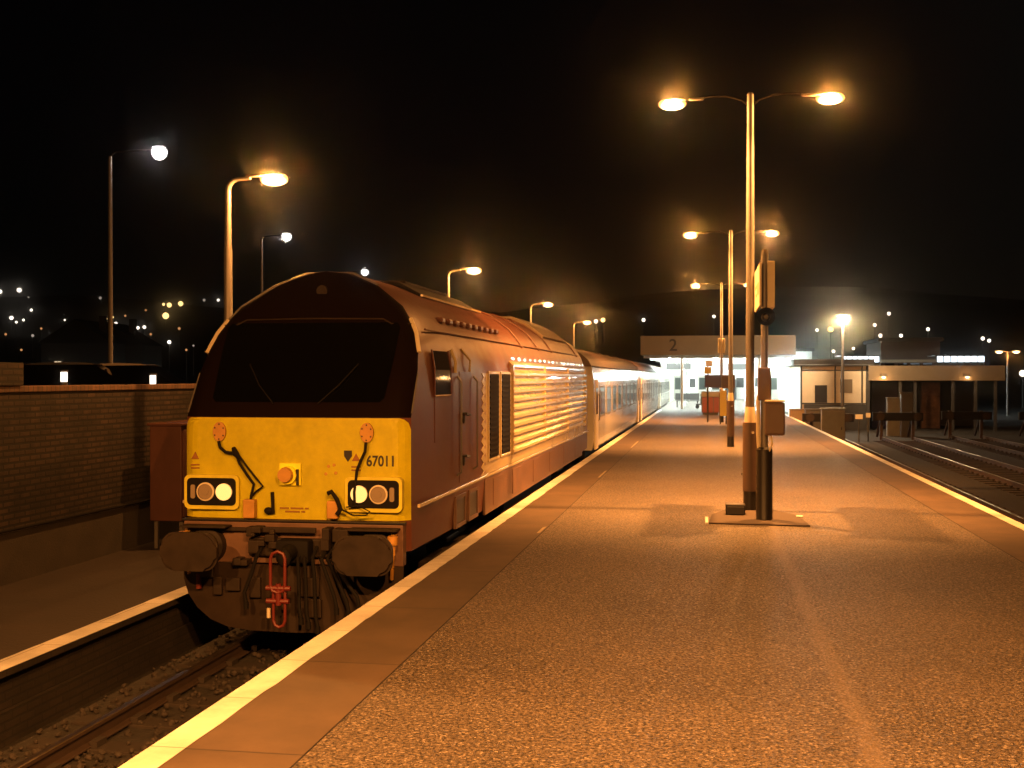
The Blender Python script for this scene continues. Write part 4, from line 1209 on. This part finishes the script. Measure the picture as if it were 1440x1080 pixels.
# concourse wall behind
t = thing('concourse_building', 'white lit concourse wall closing the far end of the platform', 'building', (0, 110, 0))
bm = NB(); box(bm, -4.3, 9.4, 0.05, 6, GROUND, 4.4); obj('wall', bm, M['white_wall'], t)
bm = NB(); box(bm, -4.5, 9.6, -0.2, 6.2, 4.402, 4.7); obj('roof', bm, M['dark_roof'], t)
for x, w in ((-3.1, 1.2), (-0.9, 0.9), (0.3, 0.9), (5.5, 0.9), (7.4, 1.2)):
    bm = NB(); box(bm, x, x + w, 0.0, 0.049, 0, 2.2); d = obj('door', bm, M['pale_door'], t)
    bm = NB(); box(bm, x + .12, x + w - .12, -0.012, -0.001, 0.9, 2.0); obj('pane', bm, M['coach_glass'], d)
for x, w, z0, z1 in ((-1.7, .6, 1.1, 1.9), (1.6, 0.7, 1.1, 2.0), (2.6, .7, 1.1, 2.0), (4.3, .8, 1.2, 2.0)):
    bm = NB(); box(bm, x, x + w, 0.0, 0.049, z0, z1); obj('notice_board', bm, M['dark_grey'], t)
for x in (6.5, 8.6):
    l = thing('fluorescent_light', 'tube light on the concourse wall right of the canopy, %s one' % ('nearer the canopy' if x < 7 else 'nearer the cream building'), 'light', (x, 109.6, 3.6), 0, 'fluorescent lights on the concourse wall')
    bm = NB(); box(bm, -0.8, 0.8, -0.09, 0.44, 0.0, 0.05, 0.006); obj('casing', bm, M['white_wall'], l)
    bm = NB(); tube(bm, [(-0.75, -0.03, -0.045), (0.75, -0.03, -0.045)], 0.04, 8); obj('tube', bm, M['tube'], l)

# things standing under / before the canopy
t = thing('litter_bin', 'red panelled square bin with grey lid beside the third lamp post', 'bin', (0.16, 64.5, 0))
bm = NB(); box(bm, -0.46, 0.46, -0.4, 0.4, 0.12, 0.95, 0.02); obj('bin_body', bm, M['red'], t)
bm = NB(); box(bm, -0.50, 0.50, -0.44, 0.44, 0.952, 1.25, 0.04); obj('lid', bm, M['grey'], t)
bm = NB()
for x in (-0.48, -0.17, 0.13, 0.44): box(bm, x, x + 0.05, -0.43, -0.401, 0.12, 0.95)
obj('corner_strip', bm, M['dark_grey'], t)
bm = NB(); box(bm, -0.42, 0.42, -0.36, 0.36, 0.0, 0.118); obj('plinth', bm, M['black'], t)
t = thing('notice_board', 'dark double notice board fixed to the third lamp post', 'notice board', (0.62, 53.32, 0))
bm = NB(); box(bm, -0.74, -0.02, -0.05, 0.03, 1.55, 2.12, 0.01); obj('board', bm, M['blue'], t)
bm = NB(); box(bm, 0.02, 0.60, -0.05, 0.03, 1.52, 2.12, 0.01); obj('board', bm, M['sleeve'], t)
bm = NB(); tube(bm, [(-0.62, 0, 0), (-0.62, 0, 1.55)], 0.03, 8); tube(bm, [(0.54, 0, 0), (0.54, 0, 1.52)], 0.03, 8); obj('leg', bm, M['dark_grey'], t)
t = thing('small_sign', 'small yellow sign above the dark notice board', 'sign', (0.02, 53.6, 0))
bm = NB(); tube(bm, [(0.0, 0, 0), (0, 0, 2.6)], 0.03, 8); obj('post', bm, M['dark_grey'], t)
bm = NB(); box(bm, -0.15, 0.15, -0.06, -0.032, 2.18, 2.48, 0.006); obj('plate', bm, M['plate_yellow'], t)
bm = NB(); box(bm, -0.12, 0.2, -0.06, -0.032, 2.52, 2.78, 0.006); obj('plate', bm, M['white_wall'], t)
t = thing('lit_sign', 'cream sign box high on the third lamp post', 'sign', (0.62, 53.3, 0))
bm = NB(); box(bm, -0.16, -0.03, -0.06, 0.1, 3.1, 3.75, 0.01); box(bm, 0.03, 0.15, -0.06, 0.1, 3.1, 3.75, 0.01); obj('panel', bm, M['cream'], t)
t = thing('poster_board', 'narrow yellow poster board left of the second lamp post', 'poster board', (0.55, 51.2, 0))
bm = NB(); box(bm, -0.02, 0.26, -0.03, 0.03, 0.35, 1.45, 0.008); obj('panel', bm, M['plate_yellow'], t)
bm = NB(); tube(bm, [(0.0, 0, 0), (0, 0, 1.5)], 0.028, 8); tube(bm, [(0.24, 0, 0), (0.24, 0, 1.5)], 0.028, 8); obj('leg', bm, M['dark_grey'], t)
t = thing('platform_bench', 'dark bench on the platform under the front of the canopy', 'bench', (-1.35, 80, 0))
bm = NB(); box(bm, -0.8, 0.8, -0.2, 0.2, 0.42, 0.47, 0.01); obj('seat', bm, M['dark_grey'], t)
bm = NB(); box(bm, -0.8, 0.8, 0.2, 0.25, 0.5, 0.95, 0.01); obj('backrest', bm, M['dark_grey'], t)
for x in (-0.7, 0.65):
    bm = NB(); box(bm, x, x + .06, -0.18, 0.25, 0, 0.418); obj('leg', bm, M['black'], t)
for x, y, w, lab in ((-1.9, 79, 1.6, 'dark hanging sign under the left part of the station canopy'), (2.3, 84, 1.8, 'dark hanging sign under the right part of the station canopy')):
    h_ = thing('hanging_sign', lab, 'sign', (x, y, 2.55))
    bm = NB(); box(bm, -w / 2, w / 2, -0.06, 0.06, 0, 0.42, 0.01); obj('panel', bm, M['dark_grey'], h_)
    for q in (-1, 1):
        bm = NB(); tube(bm, [(q * w * .4, 0, 0.42), (q * w * .4, 0, 0.87)], 0.02, 6); obj('hanger', bm, M['dark_grey'], h_)
v_ = thing('vending_machine', 'dark vending machine against the far white concourse wall', 'vending machine', (2.1, 108.8, 0))
bm = NB(); box(bm, -0.5, 0.5, 0, 0.8, 0, 1.85, 0.02); obj('cabinet_body', bm, M['dark_grey'], v_)
bm = NB(); box(bm, -0.38, 0.2, -0.015, -0.001, 0.7, 1.7, 0.004); obj('front_panel', bm, M['coach_glass'], v_)
t = thing('luggage_trolley', 'dark luggage trolley with upright handle under the canopy', 'trolley', (-0.35, 77, 0))
bm = NB(); box(bm, -0.4, 0.5, -0.4, 0.4, 0.25, 0.32, 0.01); obj('deck', bm, M['dark_grey'], t)
bm = NB(); tube(bm, [(0.45, -0.35, 0.3), (0.45, -0.35, 1.15), (0.45, 0.35, 1.15), (0.45, 0.35, 0.3)], 0.025, 8); obj('handle', bm, M['black'], t)
bm = NB(); box(bm, -0.1, 0.42, -0.3, 0.3, 0.322, 0.95, 0.03); obj('load', bm, mat('dark_green_tarpaulin', (0.03, 0.045, 0.03), 0.8), t)
for x in (-0.3, 0.4):
    for s in (-1, 1):
        bm = NB(); tube(bm, [(x, s * .36, .12), (x, s * .42, .12)], 0.12, 14); obj('wheel', bm, M['tyre'], t)

# ------------------------------------------------------------------ right-hand station building
t = thing('station_building', 'low cream station building with dark flat roofs beyond the right tracks', 'building', (0, 72, 0))
def X_(u, Y): return at_y(u, 531, Y).x
xa, xb = X_(1128, 72), X_(1218, 72)
bm = NB(); box(bm, xa, xb, 0, 12, GROUND, 2.72); obj('wall', bm, M['cream_wall'], t)
bm = NB(); box(bm, xa - .5, xb + .4, -0.25, 12.4, 2.722, 3.10); obj('roof', bm, M['dark_roof'], t)
bm = NB(); box(bm, xa - 0.1, xa, -0.03, 0.05, GROUND, 2.72); box(bm, xb - .02, xb + .06, -0.04, -0.001, GROUND, 2.72); box(bm, xa, xb - .02, -0.03, -0.001, 2.40, 2.46); box(bm, xa, xb - .02, -0.04, -0.001, 0.42, 0.50); obj('trim', bm, M['dark_grey'], t)
bm = NB(); box(bm, X_(1146, 72), X_(1163, 72), -0.05, -0.002, 0.51, 1.55, 0.005); obj('door', bm, M['dark_roof'], t)
bm = NB(); box(bm, xa + .1, xb, -0.3, -0.05, GROUND, 0.41); obj('dado', bm, M['dark_grey'], t)
bm = NB(); tube(bm, [(xa - .5, -0.31, 2.74), (xb + .4, -0.31, 2.74)], 0.06, 8); obj('gutter', bm, M['dark_grey'], t)
for x in (xa + 1.9, xb - .25):
    bm = NB(); tube(bm, [(x, -0.3, 2.72), (x, -0.07, 2.5), (x, -0.07, 0.42)], 0.04, 8); obj('downpipe', bm, M['dark_grey'], t)
bm = NB(); box(bm, xa + 2.2, xa + 2.9, -0.03, -0.002, 1.1, 1.9, 0.004); obj('poster', bm, M['fascia'], t)
# lower canopy wing
xc, xd = xb + 0.07, X_(1410, 72)
bm = NB(); box(bm, xc, xd, -0.6, -0.48, 1.83, 2.70, 0.01); obj('fascia', bm, M['fascia'], t)
bm = NB(); box(bm, xc, xd, -0.478, 8, 2.3, 2.68); obj('roof', bm, M['dark_roof'], t)
bm = NB(); box(bm, xc, xd, 7.0, 7.3, GROUND, 2.298); obj('back_wall', bm, M['dark_grey'], t)
bm = NB(); box(bm, X_(1296, 75), X_(1322, 75), 3.0, 3.4, GROUND, 1.75); obj('brick_panel', bm, M['pink_brick'], t)
bm = NB(); box(bm, X_(1226, 75), X_(1262, 75), 3.0, 3.3, GROUND, 2.2); obj('door', bm, M['blue'], t)
for u in (1221, 1266, 1287, 1340, 1372, 1400):
    bm = NB(); box(bm, X_(u, 71.6) - .08, X_(u, 71.6) + .08, -0.45, -0.3, GROUND, 2.298); obj('column', bm, M['dark_grey'], t)
# clerestory lanterns
for u0, u1 in ((1182, 1238), (1316, 1386)):
    a, b = X_(u0, 78), X_(u1, 78)
    bm = NB(); box(bm, a, b, 6.0, 9, 2.69, 2.78); box(bm, a, b, 6.0, 9, 3.36, 3.44); obj('lantern_frame', bm, M['dark_grey'], t)
    bm = NB(); box(bm, a + .05, b - .05, 6.05, 6.1, 2.782, 3.0); ln = obj('clerestory', bm, M['coach_glass'], t)
    bm = NB(); box(bm, a + .05, b - .05, 6.05, 6.1, 3.002, 3.358); obj('lit_pane', bm, M['lit_pane'], ln)
    n = 7
    bm = NB()
    for k in range(n + 1):
        x = a + .05 + (b - a - .1) * k / n; box(bm, x - .03, x + .03, 5.99, 6.045, 2.782, 3.358)
    obj('glazing_bar', bm, M['dark_grey'], ln)
# upper storey block
a, b = X_(1240, 84), X_(1324, 84)
bm = NB(); box(bm, a, b, 12.5, 20, GROUND, 4.5); obj('upper_wall', bm, mat('upper_brick', (0.045, 0.028, 0.02), 0.9, var=0.2), t)
bm = NB(); box(bm, a - .2, b + .2, 12.2, 20.3, 4.502, 4.75); obj('upper_roof', bm, M['dark_roof'], t)
bm = NB(); box(bm, a, b, 12.38, 12.49, 3.05, 3.25); obj('band', bm, M['fascia'], t)
for k in range(4):
    x = a + .3 + k * (b - a - .6) / 4
    bm = NB(); box(bm, x, x + .6, 12.44, 12.495, 2.3, 3.0); obj('window', bm, M['glass'], t)
# bulkhead lamps under its fascia
for u, lab in ((1243, 'bright orange bulkhead lamp under the left end of the cream canopy fascia'), (1361, 'orange bulkhead lamp under the right part of the cream canopy fascia')):
    x = X_(u, 71.2)
    l = thing('bulkhead_lamp', lab, 'lamp', (x, 71.395, 2.0))
    bm = NB(); box(bm, -0.16, 0.16, -0.12, -0.001, 0.06, 0.16, 0.01); obj('lamp_head', bm, M['dark_grey'], l)
    bm = NB(); ellipsoid(bm, (0, -0.08, 0.058), (0.15, 0.08, 0.09), 12, 6, -1, 0); obj('lens', bm, M['sodium_lens'], l)
    add_light(l, (0, -0.32, -0.02), 30 if u < 1300 else 16, (1, 0.50, 0.17), 0.05)

# buffer stops, cabinets, boards along the right tracks
def buffer_stop(label, x, y):
    t = thing('buffer_stop', label, 'buffer stop', (x, y, ZR - 0.158), 0, 'buffer stops at the ends of the right tracks')
    bm = NB(); box(bm, -1.2, 1.2, -0.12, 0.12, 0.95, 1.35, 0.01); obj('crossbeam', bm, M['black_rough'], t)
    for s in (-1, 1):
        bm = NB(); box(bm, s * .7535 - .07, s * .7535 + .07, 0.121, 0.3, 0.0, 1.4); tube(bm, [(s * .7535, 0.3, 1.2), (s * .7535, 1.6, 0.1)], 0.06, 8); obj('post', bm, M['rust'], t)
        bm = NB(); tube(bm, [(s * .87, -0.121, 1.15), (s * .87, -0.4, 1.15), (s * .87, -0.45, 1.15)], [0.12, 0.1, 0.2], 14); obj('buffer', bm, M['grime'], t)
for (x, lab, ye) in TR:
    buffer_stop('buffer stop closing the ' + lab.replace('track right along', 'track along'), x, ye + 0.2)
def cabinet(label, u, d, w, h, m, z=GROUND):
    p = at_depth(u, 531, d)
    t = thing('relay_cabinet', label, 'cabinet', (p.x, p.y, z))
    bm = NB(); box(bm, -w / 2, w / 2, 0, 0.5, 0, h, 0.015); obj('cabinet_body', bm, m, t)
    bm = NB(); box(bm, -w / 2 - .04, w / 2 + .04, -.04, .54, h + .002, h + .05, 0.01); obj('lid', bm, m, t)
    bm = NB(); box(bm, -w / 2 + .05, w / 2 - .05, -0.014, -0.001, 0.1, h - .08, 0.003); d_ = obj('door', bm, m, t)
    bm = NB(); box(bm, w / 2 - .16, w / 2 - .12, -0.035, -0.015, h * .5, h * .5 + .12); obj('handle', bm, M['black'], d_)
cabinet('large grey lineside cabinet right of the platform edge, nearest of the cabinets', 1172, 50, 0.95, 1.75, M['grey'])
cabinet('small beige lineside cabinet next to the far platform edge', 1122, 60, 0.8, 1.45, M['fascia'])
cabinet('dark lineside cabinet standing behind the large grey one', 1146, 58, 0.9, 1.5, M['dark_grey'])
cabinet('grey green lineside cabinet in front of the blue door', 1262, 62, 1.0, 2.0, M['grey'])
cabinet('narrow dark cabinet below the pale brick panel', 1276, 61, 0.6, 2.3, M['dark_grey'])
def marker(label, u, v, d, w, h, m):
    p = at_depth(u, v, d)
    t = thing('marker_board', label, 'marker board', (p.x, p.y, GROUND))
    z = p.z - GROUND
    bm = NB(); tube(bm, [(0, 0.03, 0), (0, 0.03, z + h / 2)], 0.03, 8); obj('post', bm, M['dark_grey'], t)
    bm = NB(); box(bm, -w / 2, w / 2, -0.02, -0.001, z - h / 2, z + h / 2, 0.004); obj('plate', bm, m, t)
marker('white marker board low beside the right tracks, left of a pair', 1208, 586, 56, 0.34, 0.22, M['white_wall'])
marker('smaller white marker board low beside the right tracks, right of a pair', 1221, 584, 57, 0.22, 0.22, M['white_wall'])
# tall lamp in front of the station building
p = at_depth(1185, 447, 66.5)
t = thing('lamp_post', 'lamp post with a bright orange top lamp in front of the cream station building', 'lamp post', (p.x, p.y, GROUND))
H = p.z - GROUND
bm = NB(); tube(bm, [(0, 0, 0), (0, 0, 1.2), (0, 0, H)], [0.12, 0.10, 0.07], 12); obj('pole', bm, M['galv'], t, smooth=True)
bm = NB(); box(bm, -0.35, 0.35, -0.12, 0.12, H + .1, H + .18, 0.01); h = obj('lamp_head', bm, M['dark_grey'], t)
bm = NB(); ellipsoid(bm, (0, 0, H + .1), (0.32, 0.2, 0.16), 12, 6, -1, 0); obj('lens', bm, M['sodium_lens'], h)
add_light(t, (0.0, -0.3, H - 0.15), 2400, (1, 0.66, 0.35))
p = at_depth(1417, 495, 95)
t = thing('lamp_post', 'lamp post with two orange heads at the far right edge', 'lamp post', (p.x, p.y, GROUND))
H = p.z - GROUND
bm = NB(); tube(bm, [(0, 0, 0), (0, 0, H)], [0.09, 0.06], 10); tube(bm, [(-0.6, 0, H + .08), (0, 0, H), (0.6, 0, H + .08)], 0.03, 6); obj('pole', bm, M['galv'], t)
for s in (-1, 1):
    bm = NB(); ellipsoid(bm, (s * .65, 0, H + .1), (0.36, 0.2, 0.1), 12, 4, 0, 1); h = obj('lamp_head', bm, M['dark_grey'], t)
    bm = NB(); ellipsoid(bm, (s * .65, 0, H + .09), (0.33, 0.2, 0.2), 12, 6, -1, 0); obj('lens', bm, M['sodium_lens'], h)
add_light(t, (0, -.3, H - .4), 60, SODIUM)

# ------------------------------------------------------------------ far street lights on the hill
FAR = {}
def far_lamp(u, v, kind, r, label, group):
    ra = ray(u, v)
    d = 120.0
    while d < 640:
        q = Vector((0, 0, EYE)) + ra * d
        if hill_z(q.x, q.y) + 5.0 >= q.z: break
        d += 1.0
    q = Vector((0, 0, EYE)) + ra * d
    g = hill_z(q.x, q.y) if q.y > 126 else GROUND
    s = d / 255.0
    t = thing('street_lamp', label, 'street lamp', (q.x, q.y, g - 0.3), 0, group)
    H = q.z - g + 0.3
    bm = NB(); tube(bm, [(0, 0, 0), (0, 0, max(0.5, H - r * s))], 0.06, 6); obj('post', bm, M['dark_grey'], t)
    bm = NB(); ellipsoid(bm, (0, 0, H), (r * s, r * s, r * s), 10, 6); obj('lantern', bm, M[kind], t, smooth=True)
LEFTW = [(0, 410, .45), (27, 408, .50), (44, 436, .30), (16, 447, .42), (23, 453, .26), (33, 450, .26), (68, 477, .34), (91, 450, .2), (163, 455, .36), (194, 461, .34), (203, 460, .36), (238, 481, .40), (307, 422, .30)]
LEFTX = [(8, 470, .26), (58, 462, .24), (76, 492, .3), (100, 470, .22), (118, 488, .26), (130, 462, .22), (176, 444, .24), (212, 470, .26), (222, 490, .24), (252, 462, .3), (262, 492, .24), (30, 492, .24), (205, 436, .22)]
LEFTD = [(46, 472, .3), (141, 419, .3), (188, 473, .24), (163, 482, .26), (287, 422, .3), (40, 418, .2), (200, 481, .2), (272, 486, .2)]
LEFTA = [(238, 429, .52), (254, 427, .54), (233, 444, .70), (149, 448, .28), (158, 446, .28), (230, 428, .3)]
for i, (u, v, r) in enumerate(sorted(LEFTW)): far_lamp(u, v, 'far_white', r, '%s from the left of the white lights on the left hillside' % ORD[i], 'white street lights on the left hillside')
for i, (u, v, r) in enumerate(sorted(LEFTD)): far_lamp(u, v, 'far_dim', r, '%s from the left of the faint pinkish street lights on the left hillside' % ORD[i], 'faint street lights on the left hillside')
for i, (u, v, r) in enumerate(sorted(LEFTA)): far_lamp(u, v, 'far_amber', r, '%s from the left of the amber lights on the left hillside' % ORD[i], 'amber street lights on the left hillside')
for i, (u, v, r) in enumerate(sorted(LEFTX)): far_lamp(u, v, 'far_warm', r, '%s from the left of the tiny dull orange lights on the left hillside' % ORD[i], 'tiny orange lights on the left hillside')
RIGHT = [(1149, 464, .36), (1230, 457, .40), (1238, 472, .40), (1267, 472, .38), (1305, 463, .38), (1382, 476, .40), (1391, 479, .38), (1172, 494, .36), (1200, 490, .34)]
for i, (u, v, r) in enumerate(sorted(RIGHT)): far_lamp(u, v, 'far_white', r, '%s from the left of the white lights above the right station building' % ORD[i], 'white street lights on the right hillside')
for u, v, k, r, lab in ((1168, 463, 'far_amber', .62, 'larger amber street light just left of the orange lamp post by the cream building'), (1250, 441, 'far_white', .40, 'highest white street light above the right station building'), (1004, 445, 'far_white', .34, 'white street light behind the canopy, left of the third lamp post'), (905, 450, 'far_white', .38, 'lone white street light above the last coach, left of the canopy'), (848, 450, 'far_amber', .48, 'amber street light just above the fourth lamp over the coaches'), (838, 452, 'far_white', .40, 'white street light left of the amber one over the coaches'), (1438, 525, 'far_white', .7, 'large white street light cut by the right edge of the picture')):
    far_lamp(u, v, k, r, lab, None)

# houses on the left hillside
def house(label, u, v, d, w, nwin):
    p = at_depth(u, v, d)
    g = hill_z(p.x, p.y) if p.y > 126 else GROUND
    base = min(g, p.z - 3)
    t = thing('house', label, 'house', (p.x, p.y, base), R(8))
    H = p.z - base + 2.4
    bm = NB(); box(bm, -w / 2, w / 2, 0, 7, 0, H); obj('wall', bm, M['house_wall'], t)
    bm = NB(); prism(bm, [(-w / 2 - .3, H + .002), (w / 2 + .3, H + .002), (0, H + 2.8)], 'y', -0.3, 7.3); rf = obj('roof', bm, M['dark_roof'], t)
    bm = NB(); box(bm, w * .2, w * .2 + .7, 3, 3.7, H + 1.0, H + 3.3); obj('chimney', bm, M['house_wall'], rf)
    for k in range(nwin):
        x = -w * .3 + k * 1.6
        bm = NB(); box(bm, x, x + .75, -0.05, -0.002, H - 3.0, H - 2.1); wd = obj('window', bm, M['lit_window'], t)
        bm = NB(); box(bm, x + .35, x + .40, -.07, -.051, H - 3.0, H - 2.1); obj('sash', bm, M['dark_grey'], wd)
house('dark gabled house with one lit window beyond the wall, left of the tall lamp post', 106, 512, 135, 8, 1)
house('dark gabled house with two lit windows beyond the wall, right of the tall lamp post', 148, 514, 140, 9, 2)

# ------------------------------------------------------------------ added haze volume, imitates lens flare as halos round the lamps
bm = NB(); box(bm, -905, 905, -125, 1505, GROUND - 1.5, 62)
hm = bpy.data.materials.new('halo_haze')
hm.use_nodes = True
nt = hm.node_tree
for n in list(nt.nodes): nt.nodes.remove(n)
out = nt.nodes.new('ShaderNodeOutputMaterial')
pv = nt.nodes.new('ShaderNodeVolumePrincipled')
pv.inputs['Color'].default_value = (0.92, 0.92, 0.92, 1)
pv.inputs['Density'].default_value = 0.0008
pv.inputs['Anisotropy'].default_value = 0.991
nt.links.new(pv.outputs[0], out.inputs['Volume'])
tag(obj('haze', bm, hm), kind='stuff')
